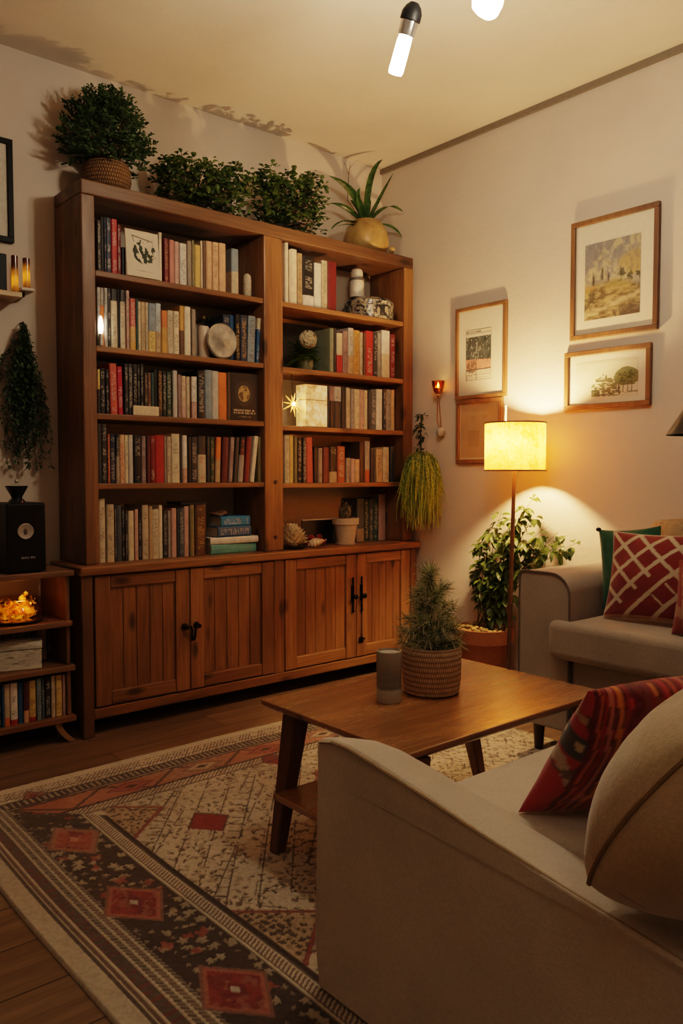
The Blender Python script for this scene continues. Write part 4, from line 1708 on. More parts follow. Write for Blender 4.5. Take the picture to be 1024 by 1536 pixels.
zsh = at(10, 438, 'y', -.09).z
xs1 = at(33, 438, 'y', -.12).x
ws_ = thing('wall_shelf', 'small pale wooden wall shelf under the black frame', 'shelf', (xs1 - .2, -.06, zsh))
MB().box(xs1 - .42, xs1, -.125, -.002, zsh - .022, zsh).build('board', wood('pale_wood', (.32, .19, .08), (.45, .28, .13), (.55, .36, .18), 'x', .4, 0.), ws_, bevel=.003)
MB().box(xs1 - .3, xs1 - .28, -.1, -.002, zsh - .06, zsh - .0222).build('bracket', iron, ws_)
x0, x1 = at(-14, 410, 'y', -.1).x, at(10.5, 410, 'y', -.1).x
zt = at(5, 380, 'y', -.1).z
o = MB().box(x0, x1, -.1, -.03, zsh + .0005, zt).build('box', plain('dark_box', (.006, .007, .009), .5, spec=.2), bevel=.003, loc=((x0 + x1) / 2, -.06, zsh))
tag(o, 'black upright box at the end of the small wall shelf', 'box')


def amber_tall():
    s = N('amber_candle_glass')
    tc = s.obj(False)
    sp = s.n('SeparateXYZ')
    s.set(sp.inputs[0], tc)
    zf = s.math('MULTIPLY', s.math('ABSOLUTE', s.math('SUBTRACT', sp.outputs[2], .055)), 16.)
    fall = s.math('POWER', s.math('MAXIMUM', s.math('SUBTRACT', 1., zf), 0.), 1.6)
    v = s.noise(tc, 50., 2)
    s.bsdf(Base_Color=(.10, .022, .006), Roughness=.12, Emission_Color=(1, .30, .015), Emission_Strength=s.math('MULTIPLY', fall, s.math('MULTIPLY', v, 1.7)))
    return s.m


atm = amber_tall()
for k, (u0, u1, vt, lab, zz) in enumerate(((16.5, 27.5, 384, 'amber glass tube candle holder on the wall shelf beside the black box', zsh), (33.5, 45.5, 388, 'amber glass tube candle holder glowing on its own ledge', None))):
    y = -.075
    if zz is None:
        lx0, lx1 = at(28, 436, 'y', y).x, at(45.5, 436, 'y', y).x
        zz = at(40, 434, 'y', y).z
        xx0 = max(xs1 + .002, lx0)
        lg = thing('wall_ledge', 'little pale wall ledge carrying the glowing amber candle holder', 'shelf', ((xx0 + lx1) / 2, -.05, zz))
        MB().box(xx0, lx1 + .008, -.11, -.002, zz - .012, zz).build('board', plain('ledge_white', (.55, .48, .38), .5), lg, bevel=.002)
        MB().box((xx0 + lx1) / 2 - .006, (xx0 + lx1) / 2 + .006, -.06, -.002, zz - .03, zz - .0122).build('bracket', iron, lg)
    a, b = at(u0, 410, 'y', y).x, at(u1, 410, 'y', y).x
    r, cxx = (b - a) / 2 * .9, (a + b) / 2
    h = at((u0 + u1) / 2, vt, 'y', y).z - zz
    ch = thing('candle_holder', lab, 'candle holder', (cxx, y, zz), 'amber candle holders on the wall')
    MB().lathe([(0, .001), (r, .001), (r, h), (r * .9, h + .001), (r * .88, .012), (0, .011)], (cxx, y, zz), 20).build('glass', atm, ch, smooth=True)
    MB().lathe([(0, 0), (.007, .006), (.006, .018), (0, .032)], (cxx, y, zz + .045), 10).build('flame', glow('flame', (1, .5, .1), 6.), ch, smooth=True)
    MB().lathe([(0, 0), (r * .7, 0), (r * .7, .026), (0, .027)], (cxx, y, zz + .0125), 14).build('candle', plain('wax', (.7, .55, .35), .6), ch, smooth=True)

# trailing wall plant
hx = at(33, 488, 'y', -.03)
hp = thing('hanging_plant', 'string-leaved trailing plant hanging on the back wall above the speaker', 'hanging plant', (hx.x, -.04, hx.z))
MB().tube([(hx.x, -.002, hx.z + .012), (hx.x, -.045, hx.z + .012), (hx.x, -.048, hx.z + .002)], .003, 8).build('hook', iron, hp)
lf, sb = MB(), MB()
for k in range(62):
    bx0, by0 = R.uniform(-.030, .030), R.uniform(-.10, -.015)
    ex = max(-.13, min(.10, R.gauss(0, .058))) - .01
    L = R.uniform(.35, .64) if k % 3 else R.uniform(.22, .4)
    pts = []
    for i in range(15):
        t = i / 14
        spread = min(1, t * 1.5) ** 1.7
        pts.append(Vector((hx.x + bx0 * min(1, t * 6) + ex * spread + .006 * math.sin(i * 1.7 + k), -.045 + (by0 + .045) * min(1, t * 3), hx.z + .003 - L * t)))
        pts[-1].x = min(pts[-1].x, -2.05)
    sb.tube(pts, .0011, 4)
    for i in range(1, 15):
        dense = 2 if i < 6 else 4
        for q in range(dense):
            p = pts[i] + (pts[i - 1] - pts[i]) * R.random()
            p = p + Vector((R.uniform(-.006, .006), 0, 0))
            d = Vector((R.uniform(-1, 1), R.uniform(-1, .2), R.uniform(-.9, .4)))
            ls = .014 if i < 5 else R.uniform(.017, .026)
            e = p + d.normalized() * ls
            if max(p.y, e.y) > -.004 or max(p.x, e.x) > -2.045:
                continue
            lf.leaf(p, d, (0, 0, 1), ls, ls * .62, .2)
lf.build('foliage', leafy('string_green', (.03, .058, .024), (.085, .135, .052), .5), hp, smooth=True)
sb.build('stems', plain('dark_stem', (.025, .03, .015), .8), hp)

# ------------------------------------------------------------------ right wall: sconce, moss, frames
sx = at(657, 580, 'x', -.05)
sz = sx.z
sn = thing('candle_sconce', 'amber glass cup candle sconce on thin wire stems beside the bookcase', 'candle holder', (-.05, sx.y, sz - .3))
ry = .033
MB().lathe([(.010, -.042), (.022, -.034), (.033, -.005), (.038, .032), (.0362, .032), (.031, -.004), (.020, -.031), (0, -.036)], (-.05, sx.y, sz), 10).build('cup', ambg, sn)
MB().lathe([(0, -.034), (.020, -.030), (.026, -.010), (0, -.008)], (-.05, sx.y, sz), 14).build('candle', plain('amber_wax', (.6, .28, .06), .5), sn, smooth=True)
MB().lathe([(0, -.008), (.006, .0), (.005, .012), (0, .026)], (-.05, sx.y, sz), 10).build('flame', glow('sconce_flame', (1, .55, .14), 60.), sn, smooth=True)
MB().lathe([(.006, -.05), (.012, -.048), (.011, -.042), (0, -.041)], (-.05, sx.y, sz), 12).build('collar', brass, sn, smooth=True)
wr = MB()
for dy in (-.008, .010):
    wr.tube([(-.05, sx.y + dy * .3, sz - .048), (-.045, sx.y + dy, sz - .12), (-.04, sx.y + dy * 1.5, sz - .19), (-.03, sx.y + dy * .6, sz - .235)], .0028, 6)
wr.build('wire_stem', plain('copper_wire', (.16, .08, .035), .4, .6), sn)
MB().ball((-.028, sx.y, sz - .255), .027, 14, 10).build('wall_knob', plain('grey_knob', (.34, .31, .27), .75, 0, .5, 60, .3), sn, smooth=True)

# hanging moss-like plant
mc = Vector((-.115, -.455, 1.25))
ms = thing('moss_plant', 'bright green mop-like fern hanging beside the bookcase near the sconce', 'hanging plant', (mc.x, mc.y, 1.49))
top = Vector((-.06, -.40, 1.475))
MB().tube([(-.002, -.40, 1.48), (-.06, -.40, 1.482), top, (-.095, -.43, 1.36), mc], [.003, .003, .002, .002, .002], 6).build('cord', plain('dark_stem', (.025, .03, .015), .8), ms)
lf = MB()
for k in range(90):
    t = R.random()
    p = top.lerp(mc, t) + Vector((R.uniform(-.022, .012), R.uniform(-.02, .02), .01))
    lf.leaf(p, Vector((R.uniform(-1, .3), R.uniform(-1, 1), R.uniform(-1, .6))), (0, 0, 1), R.uniform(.025, .04), .014, .3)
lf.build('stem_leaves', leafy('ivy_dark', (.010, .026, .012), (.035, .065, .025), .45), ms, smooth=True)
st2 = MB()
for k in range(430):
    a = R.uniform(0, 2 * PI)
    rad = .112 * math.sqrt(R.random())
    ox, oy = rad * math.cos(a) * .8, rad * math.sin(a) * 1.15
    L = R.uniform(.10, .42) * (1.1 - rad * 1.4)
    r0 = R.uniform(.1, .4)
    R0 = R.uniform(.3, 1.4)
    pts, ws = [], []
    kx, ky = R.gauss(0, .022), R.gauss(0, .026)
    for i in range(7):
        t = i / 6
        s_ = r0 + (1 - r0) * min(1, t * 2.2) ** .7
        p = Vector((mc.x + ox * s_ + kx * t * t, mc.y + oy * s_ + ky * t * t, mc.z + .035 * math.sin(min(1, t * 2.5) * PI) + .012 - L * t ** 1.15 - rad * .42 * R0))
        p.x = min(p.x, -.006)
        if p.x < -.02:
            p.y = min(p.y, -.316)
        pts.append(p)
        ws.append(.0032 * (1.1 - t * .7))
    st2.blade(pts, ws, (RT.x, RT.y, .1))


def moss_mat():
    s = N('moss_strand')
    tc = s.obj(False)
    sp = s.n('SeparateXYZ')
    s.set(sp.inputs[0], tc)
    v = s.noise(tc, 60., 2)
    f = s.math('ADD', s.math('MULTIPLY', sp.outputs[2], -1.2), s.math('MULTIPLY', s.math('SUBTRACT', v, .5), 1.6))
    col = s.ramp(f, [(.1, (.05, .085, .014)), (.42, (.21, .27, .027)), (.85, (.38, .41, .05))])
    b = s.bsdf(Base_Color=col, Roughness=.5)
    t = s.n('BsdfTranslucent')
    s.set(t.inputs[0], col)
    mx = s.n('MixShader')
    mx.inputs[0].default_value = .3
    s.t.links.new(b.outputs[0], mx.inputs[1])
    s.t.links.new(t.outputs[0], mx.inputs[2])
    s.t.links.new(mx.outputs[0], s.out.inputs[0])
    return s.m


st2.build('foliage', moss_mat(), ms)


def wall_frame(y0, y1, z0, z1, label, art, art_box, wd=.022, matc=(.62, .54, .43), glassy=False, depth=.022, back=.002):
    """framed picture flat on the right wall; y0 is the end nearer the corner (photo left)"""
    t = thing('picture_frame', label, 'picture frame', (-.01, (y0 + y1) / 2, z0), 'framed pictures on the lamp wall')
    a, b = y1, y0
    X0, X1 = -depth, -back
    MB().box(X0, X1, a, b, z1 - wd, z1).box(X0, X1, a, b, z0, z0 + wd).box(X0, X1, a, a + wd, z0 + wd, z1 - wd).box(X0, X1, b - wd, b, z0 + wd, z1 - wd).build('frame', framewood('z'), t, bevel=.003)
    MB().box(-.010, -.004, a + wd * .8, b - wd * .8, z0 + wd * .8, z1 - wd * .8).build('mat_board', plain('mount_%d' % int(matc[0] * 1000), matc, .85, var=.04), t)
    if art:
        u0, u1, v0, v1 = art_box
        Y = lambda u: y0 + (y1 - y0) * u
        Z = lambda v: z0 + (z1 - z0) * v
        panel('print', (-.0108, Y(u0), Z(v0)), (-.0108, Y(u1), Z(v0)), (-.0108, Y(u0), Z(v1)), 150, 180, art, painted('print_ink', .7, .0), t)
    if glassy:
        MB().box(-.0135, -.0125, a + wd * .9, b - wd * .9, z0 + wd * .9, z1 - wd * .9).build('glazing', glass('picture_glass', (.96, .96, .96), .03, 1.), t)
    return t


def soft(x, w=.08):
    return 1 / (1 + np.exp(-np.clip(x / w * 4, -40, 40)))


def blend(C, mk, col):
    C[:] = C * (1 - mk[..., None]) + np.asarray(col) * mk[..., None]


def art_landscape(U, V):
    n, m_ = U.shape
    f1, f2, f3, f4 = fbm(n, m_, 4, 5, 21), fbm(n, m_, 7, 5, 22), fbm(n, m_, 30, 4, 23, .3), fbm(n, m_, 20, 4, 24)
    C = lerp((.27, .24, .20), (.40, .34, .25), np.clip(f1 * 2 - .5, 0, 1))
    blend(C, soft(f2 - .52) * soft(V - .5) * .8, (.17, .17, .185))
    blend(C, soft(.44 - f2) * soft(V - .45) * .6, (.46, .38, .22))
    blend(C, soft(1 - ((U - .95) / .32) ** 2 - ((V - .66) / .15) ** 2 + (f2 - .5) * 1.5, .5) * .8, (.40, .28, .11))
    blend(C, soft(f4 - .58) * .5, (.16, .14, .12))
    hz = .43 + .05 * np.sin(U * 4) + .10 * (f1 - .5)
    gr = soft(hz - V, .05)
    G = lerp((.13, .09, .045), (.38, .28, .14), np.clip(f3 * 3. - 1., 0, 1))
    blend(G, soft(f2 - .56) * .8, (.06, .05, .03))
    blend(G, soft(V - hz + .14) * soft(f1 - .5) * .7, (.34, .25, .09))
    blend(G, soft(.03 - np.abs(V - .05 - .22 * U) + .06 * (f3 - .5), .04) * .8, (.48, .37, .21))
    blend(G, soft(.13 - V, .05) * soft(U - .65) * .8, (.08, .06, .045))
    blend(G, soft(V - hz + .06, .04) * soft(.22 - U) * .8, (.40, .22, .08))
    C = lerp(C, C * 0, gr) + G * gr[..., None]
    for u, w, v0, v1 in ((.16, .016, .45, .63), (.33, .026, .50, .67), (.44, .012, .48, .60), (.66, .018, .50, .63), (.70, .012, .55, .61)):
        wv = w * (1.15 - (V - v0) / (v1 - v0) * .7) + .03 * (f4 - .5)
        blend(C, soft(wv - np.abs(U - u - .02 * (f4 - .5)), .02) * soft(V - v0, .03) * soft(v1 - V, .03) * .9, (.03, .03, .025))
    blend(C, soft(f4 - .5) * soft(.06 - np.abs(V - .5), .04) * soft(U - .6) * .9, (.055, .06, .03))
    return C


def art_teal(U, V):
    n, m_ = U.shape
    f1, f2 = fbm(n, m_, 9, 4, 31), fbm(n, m_, 22, 3, 32)
    C = np.ones((n, m_, 3)) * (.58, .50, .39)
    ed = (U < .012) | (U > .988) | (V < .01) | (V > .99)
    put(C, ed, (.10, .08, .06))
    g = np.random.default_rng(6)
    cells = g.random(70) > .25
    put(C, (np.abs(V - .955) < .012) & (U < .62) & cells[(U * 69).astype(int)], (.18, .14, .1))
    put(C, (np.abs(V - .925) < .004), (.16, .12, .09))
    b = (V < .86) & (V > .42 - .03 * U)
    C[b] = lerp((.035, .042, .038), (.09, .10, .09), np.clip(f1 * 2 - .5, 0, 1))[b]
    put(C, b & (f2 > .68), (.3, .3, .26), .7)
    put(C, b & (np.abs(U - .4 - .25 * (V - .5)) < .018) & (f2 > .4), (.28, .27, .23), .8)
    p = (V <= .42 - .03 * U) & (V > .2)
    C[p] = lerp((.46, .19, .13), (.60, .30, .22), f1)[p]
    put(C, p & (V > .37 - .03 * U) & (U < .9) & (f2 > .55), (.2, .08, .06), .6)
    q = ((U - .24) / .2) ** 2 + ((V - .27) / .13) ** 2
    put(C, (q < 1) & (f2 > .35), (.12, .075, .05), .85)
    put(C, (np.abs(U - .42) < .01) & (V < .46), (.1, .07, .05))
    put(C, (np.abs(V - .2 - .015 * U) < .012), (.10, .07, .055))
    put(C, (V < .2) & (f2 > .58) & (U < .45), (.2, .14, .1), .7)
    for vv in (.05, .11, .155):
        put(C, np.abs(V - vv) < .004, (.25, .19, .14))
    return C


def art_trees(U, V):
    n, m_ = U.shape
    f1, f2 = fbm(n, m_, 6, 4, 41), fbm(n, m_, 24, 3, 42)
    C = lerp((.50, .45, .33), (.62, .55, .42), f1)
    put(C, (V > .93) | (U > .985), (.46, .4, .3), .5)
    crown = (((U - .82) / .20) ** 2 + ((V - .52) / .25) ** 2) + .5 * (f2 - .5)
    put(C, (crown < 1) & (U > .55) & (V > .3), (.075, .10, .035), .9)
    put(C, (crown < .6) & (f2 > .55), (.03, .045, .015), .8)
    base = .16 + .42 * np.exp(-((U - .42) / .16) ** 2) * (1 + .6 * (f2 - .5)) + .2 * np.exp(-((U - .62) / .12) ** 2)
    put(C, (V < base) & (V > .04) & (U > .26) & (U < .72) & (f2 > .44), (.07, .085, .035), .9)
    put(C, (V < .24) & (V > .05) & (U > .26) & (U < .4), (.05, .06, .028), .85)
    for u in (.70, .77, .84, .9, .66):
        put(C, (np.abs(U - u - .03 * (V - .2)) < .007) & (V > .12) & (V < .38), (.09, .075, .04), .9)
    put(C, (np.abs(V - .12) < .02) & (U > .5) & (f2 > .42), (.09, .09, .05), .8)
    return C


def art_plain(U, V):
    n, m_ = U.shape
    f = fbm(n, m_, 4, 4, 51)
    C = lerp((.30, .20, .11), (.42, .29, .16), f)
    put(C, (np.abs(U - .35) < .15) & (V < .5) & (V > .2), (.22, .13, .07), .45)
    put(C, (np.abs(V - .82) < .04) & (U < .7), (.45, .33, .2), .4)
    return C


wall_frame(-1.362, -1.814, 1.789, 2.352, 'largest framed picture, a hazy ochre landscape with dark cypress trees', art_landscape, (.165, .80, .155, .79), .024)
wall_frame(-1.333, -1.786, 1.454, 1.735, 'wide framed print of green trees hanging under the ochre landscape', art_trees, (.14, .86, .17, .80), .024)
wall_frame(-.622, -.975, 1.5535, 2.0555, 'upright framed print with dark teal and pink blocks above the lamp', art_teal, (.20, .70, .20, .745), .02)
wall_frame(-.631, -.951, 1.20, 1.5505, 'small brown framed picture half hidden behind the lampshade', art_plain, (.09, .92, .09, .93), .022, (.5, .4, .28))

# ------------------------------------------------------------------ floor lamp
LX, LY = -.24, -1.21
lp = thing('floor_lamp', 'slim brown floor lamp with lit amber drum shade near the corner', 'lamp', (LX, LY + .028, 0))
pole = plain('lamp_pole', (.13, .065, .028), .4, .25)
MB().lathe([(0, 0), (.10, 0), (.102, .008), (.095, .016), (.02, .024), (0, .024)], (LX, LY + .028, .0005), 32).build('base', pole, lp, smooth=True)
MB().tube([(LX, LY + .028, .02), (LX, LY + .02, .5), (LX, LY, 1.2), (LX, LY, 1.255)], [.0125, .0125, .0085, .008], 12).build('pole', pole, lp, smooth=True)
Zb, Zt, SR = 1.16, 1.39, .146


def shade_mat():
    s = N('lampshade_linen')
    o = s.obj(False)
    v = s.noise(s.mapped(o, (70, 70, 70)), 1., 4, .7)
    v2 = s.noise(o, 9., 4, .6)
    col = s.ramp(s.math('ADD', s.math('MULTIPLY', v, .5), s.math('MULTIPLY', v2, .5)), [(.38, (.38, .125, .012)), (.62, (.76, .36, .065))])
    d = s.n('BsdfDiffuse')
    s.set(d.inputs[0], col)
    t = s.n('BsdfTranslucent')
    s.set(t.inputs[0], col)
    mx = s.n('MixShader')
    mx.inputs[0].default_value = .36
    s.t.links.new(d.outputs[0], mx.inputs[1])
    s.t.links.new(t.outputs[0], mx.inputs[2])
    s.t.links.new(mx.outputs[0], s.out.inputs[0])
    return s.m


sd = MB()
nn = 64
vs = [(LX + SR * math.cos(2 * PI * i / nn), LY + SR * math.sin(2 * PI * i / nn), z_) for z_ in (Zb, Zt) for i in range(nn)]
sd.add(vs, [(i, (i + 1) % nn, nn + (i + 1) % nn, nn + i) for i in range(nn)])
shd = sd.build('shade', shade_mat(), lp, smooth=True)
rim = plain('shade_rim', (.12, .05, .02), .6)
for z_ in (Zb, Zt):
    rg = MB()
    rg.tube([(LX + SR * math.cos(2 * PI * i / 48), LY + SR * math.sin(2 * PI * i / 48), z_) for i in range(49)], .0042, 6)
    rg.build('shade_rim', rim, shd)
spd = MB()
for k in range(3):
    a = 2 * PI * k / 3 + .3
    spd.tube([(LX, LY, 1.235), (LX + SR * math.cos(a), LY + SR * math.sin(a), 1.235)], .002, 5)
spd.build('spider', iron, lp)
MB().lathe([(0, 1.25), (.014, 1.25), (.014, 1.262), (0, 1.262)], (LX, LY, 0), 14).build('socket', iron, lp)
MB().ball((LX, LY, 1.293), (.028, .028, .031), 18, 12).build('bulb', glow('lamp_bulb', (1, .62, .28), 1900.), lp, smooth=True)
f0 = at(758, 632, 'x', LX)
MB().tube([(LX, LY, 1.324), (LX, (LY + f0.y) / 2, 1.36), (LX, f0.y, 1.395), (LX, f0.y, 1.478)], [.004, .004, .0055, .0055], 8).tube([(LX, f0.y, 1.478), (LX, f0.y, 1.487)], [.009, .006], 10).build('finial', plain('finial_highlight', (.8, .74, .62), .35), lp, smooth=True)  # pale colour stands in for light reflecting off the lamp's harp

# ------------------------------------------------------------------ potted climber behind the lamp
PC = Vector((-.165, -.965, 0))
pc = thing('potted_climber', 'leafy green climber in a wide terracotta pot behind the floor lamp', 'potted plant', PC)
tr = plain('terracotta', (.34, .13, .05), .75, 0, .25, 60)
MB().lathe([(0, 0), (.095, 0), (.128, .27), (.13, .272), (.152, .274), (.158, .345), (.144, .345), (.14, .32), (0, .318)], (PC.x, PC.y, .0005), 36).build('pot', tr, pc, smooth=True)
dr = MB()
for k in range(90):
    a, rr = R.uniform(0, 2 * PI), .135 * math.sqrt(R.random())
    dr.ball((PC.x + rr * math.cos(a), PC.y + rr * math.sin(a), .325 + R.uniform(0, .02)), (R.uniform(.01, .018), R.uniform(.01, .018), .009), 6, 4)
dr.build('pebbles', plain('pebble_ochre', (.42, .27, .09), .7, 0, 0, 20, .4), pc, smooth=True)
lf, sb = MB(), MB()
tips = [(722, 812, 14), (735, 790, 12), (752, 768, 16), (770, 775, 12), (788, 762, 14), (803, 742, 5), (800, 775, 16), (822, 790, 14), (836, 800, 12), (845, 815, 10), (850, 803, 4), (863, 815, 4), (716, 862, 16), (726, 885, 16), (740, 850, 18), (758, 840, 18), (778, 815, 18), (795, 820, 14), (742, 905, 14), (768, 870, 14), (735, 830, 14), (812, 812, 12), (772, 800, 14), (760, 900, 12), (786, 842, 10), (750, 880, 14), (768, 930, 10)]
for u, v, nl_ in tips:
    xx = R.uniform(-.17, -.07)
    T = at(u, v, 'x', xx)
    B = Vector((PC.x + R.uniform(-.05, .05), PC.y + R.uniform(-.05, .05), .335))
    Mid = B.lerp(T, .5) + Vector((0, R.uniform(-.02, .06), .10 + .12 * max(0, T.z - .6)))
    pts = [B * (1 - t) ** 2 + Mid * 2 * t * (1 - t) + T * t * t for t in [i / 9 for i in range(10)]]
    for p in pts:
        p.x = min(max(p.x, -.205), -.012)
    sb.tube(pts, [.0032 - .0022 * i / 9 for i in range(10)], 5)
    for k in range(nl_ + 4):
        t = R.uniform(.3, 1)
        i = min(8, int(t * 9))
        p = pts[i].lerp(pts[i + 1], t * 9 - i)
        for q in range(2):
            d = Vector((R.uniform(-.8, .5), R.uniform(-1, 1), R.uniform(-.9, .5)))
            p2 = p + d * .015
            e = p2 + d.normalized() * .05
            if e.x > -.008 or p2.x > -.008 or e.x < -.222:
                continue
            if (e.z < .76 and e.y < -1.62):
                continue
            lf.leaf(p2, d, (-.3, 0, 1), R.uniform(.034, .056), R.uniform(.026, .040), .45)
lf.build('foliage', leafy('climber_green', (.035, .065, .014), (.14, .19, .04), .42, .35), pc, smooth=True)
sb.build('stems', plain('climber_stem', (.09, .07, .025), .7), pc)

# ------------------------------------------------------------------ sofa along the right wall
linen = fabric('linen_beige', (.35, .29, .235))
pipe = plain('dark_piping', (.12, .095, .075), .9)
sf = thing('sofa', 'beige linen sofa with dark piping along the right wall', 'sofa', (-.4, -2.5, 0))
FX = -.75


def arm_prof(y0, y1, zt, r_in, r_out, z0):
    """y0 far outer side, y1 inner side (more negative)"""
    pr = [(y0, z0)]
    for i in range(5):
        a = PI / 2 * i / 4
        pr.append((y0 - r_out + r_out * math.cos(a), zt - r_out + r_out * math.sin(a)))
    for i in range(9):
        a = PI / 2 * i / 8
        pr.append((y1 + r_in - r_in * math.sin(a), zt - r_in + r_in * math.cos(a)))
    pr.append((y1, z0))
    return pr


ya0 = at(779, 900, 'x', FX).y
ya1 = at(854, 900, 'x', FX).y
ap = arm_prof(ya0, ya1, .752, .085, .025, .13)
am_ = MB().prism(ap, 'x', FX, -.035)
am_.v = [(x, y + (.12 * (x - FX) / .715 if y < (ya0 + ya1) / 2 else 0), z_) for x, y, z_ in am_.v]
am_.build('arm', linen, sf, bevel=.008, seg=3, smooth=True)
MB().tube([(FX - .001, y, z_) for y, z_ in ap], .0045, 6).build('piping', pipe, sf, smooth=True)
ye = -3.3
ap2 = arm_prof(ye, ye - .22, .752, .025, .085, .13)
MB().prism(ap2, 'x', FX, -.035).build('arm', linen, sf, bevel=.008, seg=3, smooth=True)
MB().box(FX + .015, -.04, ye, ya1 - .0005, .13, .425).build('seat_base', linen, sf, bevel=.012, seg=3)
MB().tube([(FX + .012, ya1 + .006 - .008, .135), (FX + .012, ya1 - .008, .43)], .004, 6).build('seam_piping', pipe, sf)
cy0, cy1 = at(822, 940, 'x', FX - .05).y, -2.62
cz0, cz1 = .428, .578


def seat_cush(x0, x1, y0, y1, z0, z1, xt, yt):
    """T shaped cushion: front nose reaches past the arm; rounded front edge"""
    pr = [(y0, x0), (y0, xt), (yt, xt), (yt, x1), (y1, x1), (y1, x0)]
    n_ = []
    rr = .035
    for (a, b), rad in zip(pr, (.045, .03, 0, .02, .02, .02)):
        n_.append((a, b))
    vs = [(b, a) for a, b in n_]
    return vs


cpl = seat_cush(FX - .065, -.25, cy0, cy1, cz0, cz1, FX - .004, ya1 - .004)
MB().prism(cpl, 'z', cz0, cz1).build('seat_cushion', linen, sf, bevel=.05, seg=5, smooth=60)
MB().prism([(FX - .06, cy1 - .006), (-.25, cy1 - .006), (-.25, ye + .005), (FX - .06, ye + .005)], 'z', cz0, cz1).build('seat_cushion', linen, sf, bevel=.05, seg=5, smooth=60)
yy = [cy0 - .012] + [cy0 - .03, cy1 + .03]
for z_ in (cz1 - .018, cz0 + .018):
    MB().tube([(FX - .004, cy0 - .004, z_), (FX - .03, cy0 - .008, z_), (FX - .049, cy0 - .02, z_), (FX - .0555, cy0 - .05, z_), (FX - .0555, cy1 + .02, z_)], .0045, 6).build('cushion_piping', pipe, sf, smooth=True)
MB().tube([(FX - .030, cy0 - .006, cz0 + .018), (FX - .034, cy0 - .003, (cz0 + cz1) / 2), (FX - .030, cy0 - .006, cz1 - .018)], .0045, 6).build('cushion_piping', pipe, sf, smooth=True)
MB().box(-.245, -.035, ye, ya1 + .075, .4255, .79).build('backrest', linen, sf, bevel=.05, seg=4, smooth=60)
for xx in (FX + .06, -.1):
    for y_ in (ya0 - .06, ye - .16):
        MB().lathe([(0, .0145 if xx < -.6 else .0002), (.018, .0145 if xx < -.6 else .0002), (.024, .1295), (0, .1295)], (xx, y_, 0), 14).build('leg', plain('dark_leg', (.05, .025, .012), .5), sf, smooth=True)

# gold rattan basket at the sofa back
gq = at(1022, 800, 'x', -.14)
gb_ = thing('rattan_basket', 'upturned gold rattan basket resting on the sofa back behind cushions', 'basket', (-.14, gq.y, .79))


def rattan():
    s = N('gold_rattan')
    o = s.obj(False)
    sp = s.n('SeparateXYZ')
    s.set(sp.inputs[0], o)
    ang = s.math('ARCTAN2', sp.outputs[1], sp.outputs[0])
    a = s.math('SINE', s.math('ADD', s.math('MULTIPLY', ang, 60.), s.math('MULTIPLY', sp.outputs[2], 300.)))
    b = s.math('SINE', s.math('SUBTRACT', s.math('MULTIPLY', ang, 60.), s.math('MULTIPLY', sp.outputs[2], 260.)))
    h = s.math('MAXIMUM', s.math('ABSOLUTE', a), s.math('ABSOLUTE', b))
    h = s.math('MULTIPLY', h, s.math('ADD', s.noise(o, 60., 3), .4))
    s.bsdf(Base_Color=s.ramp(h, [(.35, (.15, .07, .025)), (.7, (.42, .26, .12)), (.9, (.58, .40, .22))]), Roughness=.45)
    s.bump(h, .7, .006)
    return s.m


MB().lathe([(.155, 0), (.152, .012), (.135, .095), (.125, .135), (.112, .152), (.06, .16), (0, .161)], (-.125, gq.y, .7908), 40).build('weave', rattan(), gb_, smooth=True)
rg = MB()
rg.tube([(-.125 + .156 * math.cos(2 * PI * i / 40), gq.y + .156 * math.sin(2 * PI * i / 40), .7955) for i in range(41)], .0045, 6)
rg.build('rim', plain('rattan_rim', (.22, .11, .045), .5), gb_, smooth=True)

# cushions on that sofa
paint_f = painted('woven_cushion', .9, .35, 380., .22, .25)


def lattice(U, V, side):
    n, m_ = U.shape
    C = np.ones((n, m_, 3)) * (.185, .022, .018) * (1 + .3 * (fbm(n, m_, 9, 3, 61) - .5))[..., None]
    if side < 0:
        return C
    tan = (.50, .39, .27)
    a, b = (U + V), (U - V)
    for c_ in (-1.35, -.75, -.15, .45, 1.05):
        put(C, np.abs(b - c_) < (.062 if round(c_ * 100) % 2 else .075), tan)
    keep = ~((b > .1) & (a < .35))
    for c_ in (-1.25, -.6, .0, .6, 1.2):
        put(C, (np.abs(a - c_) < .058) & keep, tan)
    for c_ in (-.35, .2):
        put(C, (np.abs(a - c_) < .03) & (b > .55) & (b < 1.1), tan)
    put(C, (V < -.94), (.38, .26, .18), .7)
    return C


ql = at(963, 862, 'x', -.40)
c1_ = Vector((-.565, -2.125, .742))
o, ring = pillow('cushion', c1_, (.10, -.96, .015), (.26, .05, .96), .375, .345, .15, lattice, paint_f, loc=(c1_.x, c1_.y, .58), n=120, seed=5, rest=.5825)
tag(o, 'dark red cushion with cream lattice bands on the wall-side sofa', 'cushion')
MB().tube(ring, .0032, 5).build('piping', plain('cream_piping', (.5, .42, .32), .9), o)
c2_ = Vector((-.40, -1.928, .75))
o, ring = pillow('cushion', c2_, (.30, -.92, .10), (.10, .26, .96), .25, .335, .11, solid_fn((.022, .085, .045), .5, 9), paint_f, loc=(c2_.x, c2_.y, .58), seed=8, wrinkle=.12, rest=.582)
tag(o, 'plain dark green cushion tucked behind the lattice cushion', 'cushion')
MB().ball(ring[3 * (len(ring) - 1) // 4], (.010, .012, .009), 10, 6).build('tassel', plain('dark_tassel', (.02, .015, .012), .9), o)


